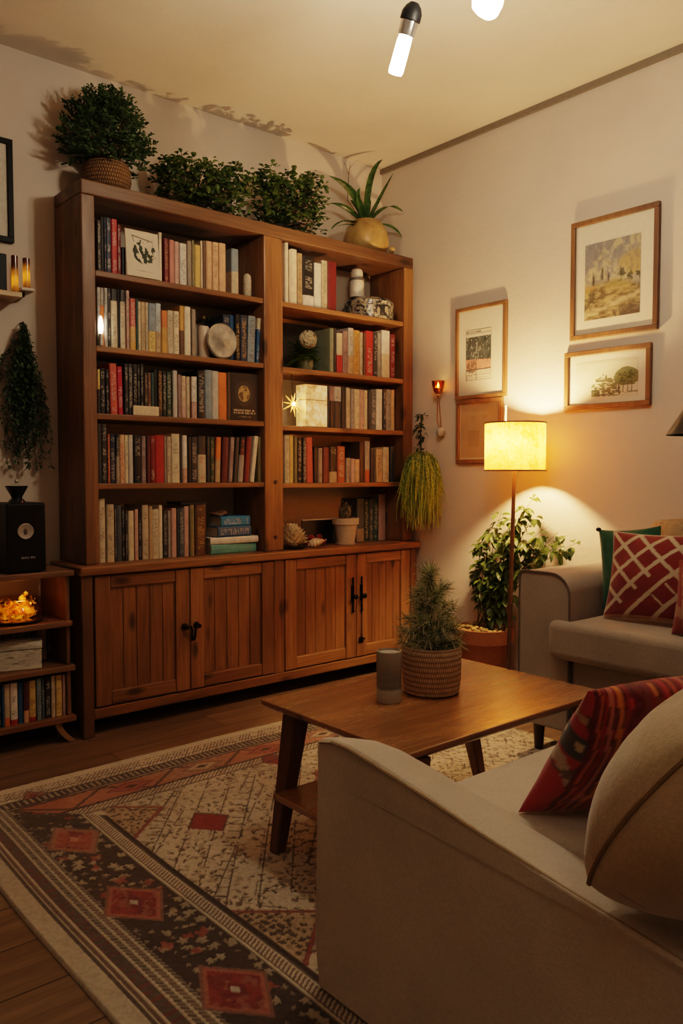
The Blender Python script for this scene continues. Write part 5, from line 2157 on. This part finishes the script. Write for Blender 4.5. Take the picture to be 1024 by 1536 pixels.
def rusty(U, V, side):
    n, m_ = U.shape
    C = np.ones((n, m_, 3)) * (.22, .03, .02)
    f = fbm(n, m_, 8, 3, 71)
    put(C, np.abs(((U * 2.2 + .3 * V) % 1) - .5) < .07, (.45, .30, .18), .8)
    put(C, (np.abs(V + .25) < .35) & (f > .5), (.40, .24, .12), .6)
    return C


c3_ = Vector((-.705, -2.41, .578 + .118))
o, ring = pillow('cushion', c3_, (-.05, -.95, 0), (.16, -.02, .95), .28, .265, .11, rusty, paint_f, loc=(c3_.x, c3_.y, .58), seed=12, rest=.5795)
tag(o, 'smaller rust and tan striped cushion cut by the photo edge', 'cushion')
# ------------------------------------------------------------------ rug
RX0, RX1, RY0, RY1 = -2.752, -.55, -3.40, -.712
rs = .0035
nx, ny = int((RX1 - RX0) / rs), int((RY1 - RY0) / rs)
xs, ys = np.linspace(RX0, RX1, nx), np.linspace(RY0, RY1, ny)
X, Y = np.meshgrid(xs, ys)
fA, fB, fC, fD = fbm(ny, nx, 60, 3, 81), fbm(ny, nx, 150, 2, 82), fbm(ny, nx, 8, 4, 83), fbm(ny, nx, 300, 2, 84)
cream, dk_, brn = np.array((.46, .385, .285)), np.array((.055, .036, .028)), np.array((.11, .06, .044))
redc, orng = np.array((.22, .034, .030)), np.array((.34, .13, .07))
C = np.ones((ny, nx, 3)) * cream * (.85 + .35 * fC)[..., None]
dxl, dyt = X - RX0, RY1 - Y                     # distance from the left and far edges
dl = np.where(dxl < dyt, dxl, dyt)
left = dxl < dyt * .94


def cells(c, seed, jit=.5):
    """jittered cell coordinates in metres and three random numbers per cell"""
    g = np.random.default_rng(seed)
    i, j = np.floor(X / c).astype(int), np.floor(Y / c).astype(int)
    t = g.random((97, 89, 5))[i % 97, j % 89]
    u = X - (i + .5 + (t[..., 0] - .5) * jit) * c
    v = Y - (j + .5 + (t[..., 1] - .5) * jit) * c
    return u, v, t[..., 2], t[..., 3], t[..., 4]


def strokes(c, seed, dens, ln, th):
    u, v, h1, h2, h3 = cells(c, seed)
    a = np.floor(h2 * 8) / 8 * PI
    p, q = u * np.cos(a) + v * np.sin(a), -u * np.sin(a) + v * np.cos(a)
    k = (np.abs(p) < ln * (.6 + .6 * h3)) & (np.abs(q) < th)
    k |= (h3 > .45) & (np.abs(q) < ln * .55) & (np.abs(p - ln * .3) < th)
    return k & (h1 < dens)


def stars(c, seed, dens, r, lobes=5):
    u, v, h1, h2, h3 = cells(c, seed)
    d, an = np.hypot(u, v), np.arctan2(v, u)
    return (d < r * (.75 + .4 * h3) * (1 + .34 * np.cos(lobes * an + h2 * 6) + 1.6 * (fB - .5))) & (h1 < dens)


field = (dxl > .42) & (dyt > .395)
cxf, cyf = -1.55, -1.95
gx_, gy_ = np.abs(X - cxf), np.abs(Y - cyf)
r1 = gx_ * .95 + gy_ * .78
ring_ = np.floor(r1 / .105).astype(int)
q_ = (r1 / .105) % 1
worn = fA > .36
put(C, field & (np.abs(q_ - .5) < .028) & worn, dk_, .85)
put(C, field & (np.abs(q_ - .62) < .02) & (((X - Y) / .022) % 1 < .5) & worn & (ring_ % 2 == 0), dk_, .8)
put(C, field & strokes(.034, 201, .55, .011, .0026), dk_, .85)
put(C, field & strokes(.052, 202, .45, .018, .003) & (fC > .42), dk_, .85)
put(C, field & (ring_ % 3 == 1) & (np.abs(((X + Y) / .07 % 1) - .5) < .06) & (q_ > .5), dk_, .7)
put(C, field & (ring_ % 3 == 1) & (np.abs(((X - Y) / .11 % 1) - .5) < .035) & worn, dk_, .75)
put(C, field & stars(.03, 203, .35, .0065) & (fC > .5), brn, .85)
hexm = (gx_ * .9 + gy_ * .62) < .42
put(C, field & hexm & stars(.026, 204, .85, .0085, 3), dk_, .88)
put(C, field & hexm & strokes(.05, 205, .8, .017, .005), dk_, .85)
put(C, field & hexm & (np.abs((gx_ * .9 + gy_ * .62) - .40) < .008), (.16, .05, .04), .9)
put(C, field & (fB > .66), brn, .4)
# corner spandrels of the field: dotted tan triangles along the left border
for yc in (-1.22, -2.08, -2.75):
    tri = ((dxl - .42) / .17 + np.abs(Y - yc) / .15) < 1
    put(C, field & tri, (.36, .25, .15), .8)
    put(C, field & tri & stars(.022, 206, .9, .0075, 4), dk_, .88)
    put(C, field & (np.abs((dxl - .42) / .17 + np.abs(Y - yc) / .15 - 1) < .06), (.2, .05, .04), .9)


def diamond(cx_, cy_, hx_, hy_, cols, rot=0.):
    c_, s_ = math.cos(rot), math.sin(rot)
    u = ((X - cx_) * c_ + (Y - cy_) * s_) / hx_
    v = (-(X - cx_) * s_ + (Y - cy_) * c_) / hy_
    d = np.abs(u) + np.abs(v)
    for lim, col in cols:
        k = .92 if lim > .3 else 1
        put(C, d < lim, np.array(col), k)
    return d


RED = [(1.12, (.20, .10, .07)), (1.0, (.33, .12, .08)), (.86, redc), (.36, (.16, .03, .03)), (.15, (.40, .36, .30))]
diamond(-2.095, -1.422, .072, .085, [(1.1, dk_), (1., redc), (.5, (.2, .025, .025))])
diamond(-1.15, -1.42, .072, .085, [(1.1, dk_), (1., redc), (.5, (.2, .025, .025))])
diamond(-1.6, -1.1, .06, .08, [(1.1, dk_), (1., redc)])
# bands of the left border
L = left
fringe = L & (dxl < .055)
put(C, fringe, cream * .92)
for a, b, col in ((.055, .064, dk_), (.070, .078, brn), (.085, .118, dk_), (.126, .140, dk_), (.147, .160, brn), (.166, .178, dk_)):
    put(C, L & (dxl > a) & (dxl < b), col, .9)
saw = ((Y / .03) % 1)
put(C, L & (dxl > .085) & (dxl < .118) & (np.abs(saw - .5) < .16) & (fB > .45), (.16, .045, .035), .9)
put(C, L & (dxl > .118) & (dxl < .178) & ((((Y + dxl) / .016) % 1) < .45), cream * .7, .75)
band = L & (dxl > .178) & (dxl < .352)
put(C, band, dk_ * 1.05)
put(C, band & stars(.042, 207, .62, .0125) & (fC > .36), (.34, .285, .20), .85)
put(C, band & stars(.060, 208, .22, .015, 4), (.27, .08, .055), .8)
put(C, band & stars(.03, 209, .3, .006, 4), (.30, .24, .17), .7)
for k, (mx_, my) in enumerate(((-2.452, -.905), (-2.484, -1.26), (-2.505, -1.72), (-2.505, -2.2), (-2.495, -2.66), (-2.495, -3.1))):
    cols = RED if k != 1 else [(1.12, (.20, .12, .08)), (1., (.30, .14, .085)), (.8, (.29, .075, .05)), (.2, (.40, .2, .13))]
    d_ = diamond(mx_, my, .082, .118, cols, .12)
    put(C, (d_ < .82) & (d_ > .2) & (fA > .55), (.15, .03, .028), .7)
    put(C, (d_ < .95) & (fB > .62), (.32, .15, .10), .5)
for a, b in ((.352, .357), (.363, .367), (.398, .404)):
    put(C, L & (dxl > a) & (dxl < b), dk_, .85)
put(C, L & (dxl > .367) & (dxl < .396) & ((((Y - dxl * .6) / .014) % 1) < .5), brn, .85)
put(C, L & (dxl > .404) & (dxl < .420), dk_ * .9)
# bands of the far border
T = ~left
put(C, T & (dyt < .05), cream * 1.05)
for a, b, col in ((.05, .056, brn), (.075, .08, brn), (.10, .106, brn)):
    put(C, T & (dyt > a) & (dyt < b), col, .85)
put(C, T & (dyt > .056) & (dyt < .132) & ((((X + dyt * .8) / .016) % 1) < .42) & (fB > .40), brn, .85)
put(C, T & (dyt > .132) & (dyt < .195), dk_ * 1.1)
put(C, T & (dyt > .142) & (dyt < .185) & (((X / .022) % 1) < .42), cream * .7, .9)
ob2 = T & (dyt > .205) & (dyt < .325)
put(C, ob2, orng * (1.0), .9)
put(C, ob2 & (fC > .52), (.30, .17, .11), .7)
put(C, T & (np.abs(dyt - .203) < .005), dk_)
put(C, T & (np.abs(dyt - .327) < .005), dk_)
zz = np.abs(((X / .30) % 1) - .5) * 2
put(C, ob2 & (np.abs((dyt - .205) / .12 - zz) < .07), dk_, .85)
for k in range(8):
    xc = -2.16 + k * .30
    Tm = C.copy()
    diamond(xc, RY1 - .265, .10, .05, [(1., (.22, .13, .09) if k % 2 else (.20, .06, .045)), (.7, (.42, .30, .2) if k % 2 else (.30, .09, .06)), (.3, dk_)])
    C = np.where(ob2[..., None], C, Tm)
put(C, T & (dyt > .332) & (dyt < .385) & ((((X + dyt) / .018) % 1) < .45), brn, .8)
for a, b in ((.332, .338), (.356, .361), (.385, .394)):
    put(C, T & (dyt > a) & (dyt < b), dk_, .8)
C *= (.78 + .44 * fD)[..., None]
C *= (.82 + .36 * fC)[..., None]
Zr = .010 + .0022 * (fD - .5) + .0025 * (C.mean(-1) > .2)
P = np.stack([X + .004 * np.sin(Y * 5), Y + .006 * np.sin(X * 3), Zr], -1)
P[0, :, 2] = P[-1, :, 2] = P[:, 0, 2] = P[:, -1, 2] = .0006
rug = finish('rug', grid_mesh('rug', P, np.clip(C, 0, 1)), painted('rug_wool', .95, .5, 700., .25, .2), loc=((RX0 + RX1) / 2, (RY0 + RY1) / 2, 0), smooth=80)
tag(rug, 'cream wool rug with dark border of red diamond medallions on the floor', 'rug')
ZRUG = .0135

# ------------------------------------------------------------------ coffee table
tx0, tx1, ty0, ty1, tz = -2.035, -1.14, -2.275, -1.632, .45
ct = thing('coffee_table', 'brown wooden coffee table with splayed legs and a lower shelf', 'coffee table', ((tx0 + tx1) / 2, (ty0 + ty1) / 2, ZRUG))
ins = .028
MB().hexa([(tx0 + ins, ty0 + ins, tz - .034), (tx1 - ins, ty0 + ins, tz - .034), (tx1 - ins, ty1 - ins, tz - .034), (tx0 + ins, ty1 - ins, tz - .034)],
          [(tx0, ty0, tz - .016), (tx1, ty0, tz - .016), (tx1, ty1, tz - .016), (tx0, ty1, tz - .016)]).box(tx0, tx1, ty0, ty1, tz - .0161, tz).build('tabletop', walnut('x'), ct, bevel=.004, seg=3)
for sx_, sy_ in ((0, 1), (1, 1), (0, 0), (1, 0)):
    X_ = tx0 + .075 if sx_ == 0 else tx1 - .075
    Y_ = ty1 - .085 if sy_ else ty0 + .085
    ox, oy = (-.092 if sx_ == 0 else .092), (-.02 if sy_ else .02)
    oy = -.05 if not sy_ else -.025
    Y_ = Y_ if sy_ else ty0 + .05
    X_ += .02 if (sx_ and not sy_) else 0
    a, b = .031, .019
    MB().hexa([(X_ + ox - b, Y_ + oy - b, ZRUG + .0005), (X_ + ox + b, Y_ + oy - b, ZRUG + .0005), (X_ + ox + b, Y_ + oy + b, ZRUG + .0005), (X_ + ox - b, Y_ + oy + b, ZRUG + .0005)],
              [(X_ - a, Y_ - a, tz - .035), (X_ + a, Y_ - a, tz - .035), (X_ + a, Y_ + a, tz - .035), (X_ - a, Y_ + a, tz - .035)]).build('leg', wood('leg_walnut', (.06, .02, .007), (.15, .055, .016), (.24, .10, .03), 'z', .36, 0.), ct, bevel=.005, seg=3)
MB().box(tx0 - .045, -1.80, ty0 + .14, ty1 - .125, .185, .203).build('lower_shelf', walnut('x'), ct, bevel=.004)

# jar on the table
jx, jy = -1.748, -1.905
jr = .0385
jr_ = thing('candle_jar', 'grey glazed cylinder candle jar beside the basket planter on the table', 'jar', (jx, jy, tz))


def jar_mat():
    s = N('grey_glaze')
    o = s.obj(False)
    sp = s.n('SeparateXYZ')
    s.set(sp.inputs[0], o)
    v = s.noise(o, 30., 4, .6)
    z_ = s.math('ADD', sp.outputs[2], s.math('MULTIPLY', s.math('SUBTRACT', v, .5), .01))
    col = s.ramp(s.math('MULTIPLY', z_, 6.), [(0., (.40, .41, .37)), (.23, (.38, .39, .35)), (.27, (.17, .175, .155)), (.55, (.20, .20, .18)), (.8, (.30, .28, .23)), (1., (.34, .31, .25))])
    s.bsdf(Base_Color=col, Roughness=.3)
    return s.m


jp = [(0, 0), (jr * .95, 0), (jr, .004), (jr, .043), (jr * .975, .0455), (jr, .048), (jr, .062), (jr * .975, .065), (jr, .068), (jr, .083), (jr * .98, .086), (jr * 1.01, .09), (jr * 1.01, .150), (jr * .98, .156), (jr * .88, .157), (jr * .86, .150), (0, .148)]
MB().lathe(jp, (jx, jy, tz + .0004), 36).build('body', jar_mat(), jr_, smooth=True)
MB().lathe([(0, .1484), (jr * .84, .1486), (jr * .84, .1515), (0, .152)], (jx, jy, tz), 30).build('wax', plain('pale_wax', (.5, .44, .36), .35), jr_, smooth=True)

# basket planter with pine
bx3, by3 = -1.57, -1.915
pb_ = thing('pine_planter', 'frosted dwarf pine in a woven straw basket on the coffee table', 'potted plant', (bx3, by3, tz))
MB().lathe([(0, 0), (.078, 0), (.088, .006), (.0935, .05), (.094, .10), (.0955, .146), (.092, .152), (.087, .150), (.086, .115), (0, .113)], (bx3, by3, tz + .0004), 48).build('basket', basket('straw_weave', (.50, .33, .19), (.72, .52, .34), 84, 62), pb_, smooth=True)
MB().lathe([(0, .1145), (.085, .1145), (.083, .122), (.05, .128), (0, .13)], (bx3, by3, tz), 28).build('soil', plain('dark_soil', (.02, .014, .009), .95, 0, .6, 90, .4), pb_, smooth=True)
nd, sb = MB(), MB()
tb0 = Vector((bx3, by3, tz + .125))
sb.tube([tb0, tb0 + Vector((0, 0, .16)), tb0 + Vector((.004, 0, .25))], [.006, .0045, .002], 6)
for k in range(64):
    zf = R.random() ** 1.25
    zc_ = .012 + .225 * zf
    a = R.uniform(0, 2 * PI)
    Lb = (.105 * (1 - zf * .62)) * R.uniform(.7, 1.1)
    el = .25 + zf * .75
    d = Vector((math.cos(a) * math.cos(el), math.sin(a) * math.cos(el), math.sin(el)))
    B = tb0 + Vector((0, 0, zc_))
    E_ = B + d * Lb
    sb.tube([B, B.lerp(E_, .5) + Vector((0, 0, -.004)), E_], [.0025, .002, .001], 4)
    for i in range(78):
        t = R.uniform(.15, 1.0)
        p = B.lerp(E_, t)
        dd = (d * R.uniform(.35, 1.2) + rdir(-1.2, 1.3) * .8).normalized()
        Ln = R.uniform(.026, .05)
        w_ = dd.cross(FW).normalized() * .0009
        e = p + dd * Ln + Vector((0, 0, -.006))
        if e.z < tz + .125 and (e.x - bx3) ** 2 + (e.y - by3) ** 2 > .0066:
            continue
        mi = 1 if R.random() < .55 else 0
        nd.add([p - w_, p + w_, e + w_ * .4, e - w_ * .4], [(0, 1, 2, 3)], mi)
nd.build('foliage', [leafy('pine_green', (.06, .10, .045), (.16, .21, .10), .5), leafy('pine_frost', (.42, .42, .31), (.62, .60, .46), .6)], pb_)
sb.build('stems', plain('twig', (.07, .045, .02), .8), pb_)

# ------------------------------------------------------------------ foreground sofa
cotton = fabric('cotton_slipcover', (.56, .49, .40), .10, 330., .3)
fs = thing('sofa', 'cream slipcovered sofa with low sloping arm in the foreground', 'sofa', (-1.7, -2.9, 0))
prof = [(-2.318, .018), (-2.308, .12), (-2.305, .50), (-2.305, .562), (-2.318, .578), (-2.36, .588), (-2.42, .588), (-2.50, .577), (-2.65, .553), (-2.78, .530), (-2.95, .502), (-3.14, .474), (-3.40, .455), (-3.665, .455), (-3.665, .018)]


def arm_mesh(x0, x1, lean):
    """slipcovered arm: outer side x0, inner side x1, with a soft crowned top"""
    mb = MB()
    secs = []
    n = 15
    k = len(prof)
    for i in range(n):
        t = i / (n - 1)
        x = x0 + (x1 - x0) * t
        crown = -.010 * (2 * t - 1) ** 4
        drop = lean * t
        secs.append([(x + .006 * math.sin(p[1] * 9 + p[0] * 4) * (1 if i == 0 else 0), p[0] + (-.008 * (2 * t - 1) ** 6 if p[0] > -2.4 else 0), p[1] + (crown - drop if p[1] > .3 else 0)) for p in prof])
    vs = [q for s_ in secs for q in s_]
    fs_ = []
    for i in range(n - 1):
        for j in range(k):
            jj = (j + 1) % k
            fs_.append((i * k + j, i * k + jj, (i + 1) * k + jj, (i + 1) * k + j))
    fs_.append(tuple(range(k))[::-1])
    fs_.append(tuple(range((n - 1) * k, n * k)))
    return mb.add(vs, fs_)


arm_mesh(-2.36, -2.19, .05).build('arm', cotton, fs, bevel=.016, seg=4, smooth=50)
MB().tube([(-2.3585, y - (.008 if y > -2.4 else 0), z_ - .0125) for y, z_ in prof[4:13]], .004, 6).build('piping', plain('cotton_piping', (.40, .31, .2), .9), fs, smooth=True)
MB().box(-2.1895, -1.1505, -3.665, -2.455, .03, .30).build('seat_base', cotton, fs, bevel=.015, seg=3)
# soft seat cushion with dents
n1, n2 = 60, 60
U, V = np.meshgrid(np.linspace(0, 1, n1), np.linspace(0, 1, n2))
sxa, sxb, sya, syb = -2.188, -1.152, -3.44, -2.452
ed = np.clip(np.minimum(np.minimum(U, 1 - U) / .05, np.minimum(V, 1 - V) / .06), 0, 1)
rise = np.sqrt(1 - (1 - ed) ** 2)
ZZ = .39 + .075 * rise + .005 * (fbm(n2, n1, 4, 3, 91) - .5)
XX = sxa + (sxb - sxa) * U
YY = sya + (syb - sya) * V + .012 * np.sin(V * PI * .5) * 0
top_ = np.stack([XX, YY, ZZ], -1)
me = grid_mesh('seat_cushion', top_, np.ones((n2, n1, 3)))
o_ = finish('seat_cushion', me, cotton, fs, smooth=80)
sk_ = MB()
e1 = [tuple(top_[0, i]) for i in range(n1)] + [tuple(top_[i, -1]) for i in range(n2)] + [tuple(top_[-1, i]) for i in range(n1 - 1, -1, -1)] + [tuple(top_[i, 0]) for i in range(n2 - 1, -1, -1)]
for i in range(len(e1)):
    a, b = e1[i], e1[(i + 1) % len(e1)]
    sk_.add([a, b, (b[0], b[1], .3005), (a[0], a[1], .3005)], [(0, 3, 2, 1)])
sk_.build('cushion_skirt', cotton, fs, smooth=60)
MB().box(-2.1895, -1.1505, -3.665, -3.445, .3005, .86).build('backrest', cotton, fs, bevel=.05, seg=4, smooth=60)


def stripes(U, V, side):
    n, m_ = U.shape
    f = fbm(n, m_, 5, 3, 95)
    w_ = U + .05 * (f - .5) + .06 * V
    C = np.ones((n, m_, 3)) * (.32, .02, .02)
    pal = [(.62, .20, .035), (.27, .016, .018), (.48, .04, .03), (.17, .010, .015), (.52, .10, .04), (.33, .02, .022), (.55, .17, .11), (.24, .013, .018)]
    rng = np.random.default_rng(12)
    e = -1.02
    k = 0
    while e < 1.05:
        wd_ = rng.uniform(.022, .065) * (1.5 if k % 5 == 0 else 1)
        put(C, (w_ >= e) & (w_ < e + wd_), pal[k % len(pal)])
        put(C, np.abs(w_ - e) < .008, (.09, .006, .008), .8)
        e += wd_
        k += 1
    ed_ = w_ < -.89
    put(C, ed_, (.38, .03, .028))
    put(C, ed_ & (np.abs(V + .15 + (w_ + .94) * 2.2) < .10), (.42, .33, .24), .9)
    put(C, ed_ & (np.abs(V - .28) < .16), (.05, .055, .05), .95)
    put(C, ((w_ + .94) / .032) ** 2 + ((V - .30) / .07) ** 2 < 1, (.45, .34, .2))
    put(C, ed_ & (np.abs(V - .62) < .10) & (f > .45), (.05, .03, .025), .8)
    put(C, ((w_ + .94) / .032) ** 2 + ((V - .64) / .05) ** 2 < 1, (.40, .24, .13))
    put(C, ed_ & (np.abs(V + .62 + w_ * .6) < .14) & (f > .42), (.10, .05, .03), .8)
    put(C, np.abs(w_ + .885) < .008, (.12, .01, .01))
    return C


th_, la_, ti_ = math.radians(21), math.radians(36), math.radians(0)
e0, z0_ = Vector((math.cos(th_), -math.sin(th_), 0)), Vector((-math.sin(th_) * math.sin(la_), -math.cos(th_) * math.sin(la_), math.cos(la_)))
ez_ = z0_ * math.cos(ti_) + e0 * math.sin(ti_)
ex_ = e0 * math.cos(ti_) - z0_ * math.sin(ti_)
kc = Vector((-2.115, -2.70, .468)) + ex_ * .23 + ez_ * .205 + Vector((-.02, .02, 0))
o, ring = pillow('cushion', kc, ex_, ez_, .46, .375, .15, stripes, painted('kilim_cushion', .92, .4, 300., .2, .3), loc=(kc.x, kc.y, .47), n=72, seed=21, wrinkle=.06, rest=.4675)
tag(o, 'red and orange striped kilim cushion leaning on the foreground sofa seat', 'cushion')


def velvet(U, V, side):
    n, m_ = U.shape
    f = fbm(n, m_, 3, 4, 97)
    C = lerp((.40, .29, .17), (.56, .44, .28), f)
    put(C, np.abs(U + .50 + .10 * np.sin(V * 3.2)) < .012, (.2, .12, .05), .8)
    put(C, np.abs(V + .55 - .12 * np.sin(U * 2.5)) < .012, (.22, .13, .055), .7)
    return C


vc = Vector((-2.195, -3.175, .655))
th_, la_ = .292, .637
e0, z0_ = Vector((math.cos(th_), -math.sin(th_), 0)), Vector((-math.sin(th_) * math.sin(la_), -math.cos(th_) * math.sin(la_), math.cos(la_)))
o, ring = pillow('cushion', vc, e0, z0_, .53, .404, .307, velvet, painted('cream_velvet', .9, .3, 120., .1, .5), loc=(vc.x, vc.y, .47), n=64, seed=31, power=.42, wrinkle=.04, pinch=0., rd=.246, rest=.478)
tag(o, 'big plump cream cushion in front of the striped kilim cushion', 'cushion')
MB().tube(ring, .0045, 6).build('piping', plain('tan_piping', (.28, .18, .08), .9), o)

# ------------------------------------------------------------------ pendant bulbs
bk_ = plain('pendant_black', (.004, .004, .0045), .5, spec=.15)


def pendant(a, b, label, shape):
    """a: socket top, b: bulb tip"""
    d = (b - a).normalized()
    Lt = (b - a).length
    t = thing('pendant_lamp', label, 'pendant lamp', (a.x, a.y, ZC), 'bare bulb pendants')
    M = Vector((0, 0, 1)).rotation_difference(d).to_matrix()
    MB().lathe([(0, 0), (.045, 0), (.045, -.02), (0, -.024)], (a.x - d.x * .2, a.y - d.y * .2, ZC - .0005), 24).build('ceiling_rose', bk_, t, smooth=True)
    MB().tube([(a.x - d.x * .2, a.y - d.y * .2, ZC - .02), a - d * .12 + Vector((0, 0, .03)), a - d * .01], .0065, 8).build('cord', bk_, t, smooth=True)
    MB().lathe([(0, 0), (.014, 0), (.026, .012), (.034, .03), (.0345, .052), (.031, .054), (0, .054)], a, 24, M=M).build('socket', bk_, t, smooth=True)
    MB().lathe([(.0225, .0542), (.030, .056), (.0275, .10), (.0225, .101)], a, 24, M=M).build('collar', plain('chrome', (.62, .6, .58), .15, .95), t, smooth=True)
    if shape == 'tube':
        pr = [(.0, .102), (.021, .102), (.0235, .112), (.0245, Lt - .012), (.021, Lt - .003), (0, Lt)]
    else:
        pr = [(.0, .102), (.020, .102), (.026, .13), (.043, .17), (.048, .20), (.040, Lt - .028), (.022, Lt - .004), (0, Lt)]
    MB().lathe(pr, a, 24, M=M).build('bulb', glow('pendant_bulb', (1, .83, .62), 165.), t, smooth=True)


pa, pb2 = at(622, 4, 'x', -1.5), at(592, 113, 'x', -1.5)
pendant(pa, pb2, 'bare tube bulb in a black socket hanging from the ceiling', 'tube')
p2 = at(737, 24, 'x', -1.5)
pendant(p2 + Vector((-.01, .06, .24)), p2, 'second hanging bulb with only its glowing end in view', 'pear')

# dark metal shade at the right edge: wall lamp over the sofa
wq = at(1004, 653, 'x', -.3)
rr = .15
wc = Vector((-.24, wq.y - rr * .80, wq.z))
wl = thing('wall_lamp', 'dark metal cone shade wall lamp above the wall-side sofa', 'lamp', (0, wc.y, wc.z + .2))
MB().lathe([(rr, 0), (rr * .36, .155), (rr * .30, .165), (rr * .29, .165), (rr * .35, .153), (rr * .985, .0)], wc, 40).build('shade', plain('gunmetal', (.05, .048, .045), .35, .7), wl, smooth=True)
MB().lathe([(0, .165), (.03, .165), (.022, .20), (0, .20)], wc, 20).build('socket', bk_, wl, smooth=True)
MB().tube([wc + Vector((0, 0, .19)), wc + Vector((.03, 0, .24)), (-.02, wc.y, wc.z + .24)], .007, 8).build('arm', bk_, wl, smooth=True)
MB().lathe([(0, 0), (.05, 0), (.048, .02), (0, .022)], (-.001, wc.y, wc.z + .24), 24, M=Matrix.Rotation(-PI / 2, 3, 'Y')).build('wall_plate', bk_, wl, smooth=True)

# ------------------------------------------------------------------ light and picture settings
w = bpy.data.worlds.new('world')
scn.world = w
w.use_nodes = True
w.node_tree.nodes['Background'].inputs[0].default_value = (1, .8, .6, 1)
w.node_tree.nodes['Background'].inputs[1].default_value = .02


def plight(name, loc, col, watt, r=.03):
    l = bpy.data.lights.new(name, 'POINT')
    l.color = col
    l.energy = watt
    l.shadow_soft_size = r
    o = bpy.data.objects.new(name, l)
    o.location = loc
    COL.objects.link(o)
    return o


plight('dish_light', (ax_, -.30, az + .10), (1, .42, .08), .35, .03)
al = bpy.data.lights.new('ceiling_panel_light', 'AREA')  # added soft fill behind the camera, not a fixture of the room
al.shape, al.size, al.energy, al.color = 'DISK', .9, 4.5, (1, .80, .58)
alo = bpy.data.objects.new('ceiling_panel_light', al)
alo.location = (-3.3, -4.1, 2.9)
COL.objects.link(alo)
plight('star_light_point', (sc_.x + .012, sc_.y - .02, sc_.z), (1, .62, .25), .5, .01)
scn.view_settings.view_transform = 'Filmic'
scn.view_settings.look = 'Medium High Contrast'
scn.view_settings.exposure = .32
try:
    scn.cycles.use_denoising = True
    scn.cycles.max_bounces = 8
    scn.cycles.transparent_max_bounces = 12
    scn.cycles.sample_clamp_indirect = 6.
    scn.cycles.caustics_reflective = False
    scn.cycles.caustics_refractive = False
except Exception:
    pass
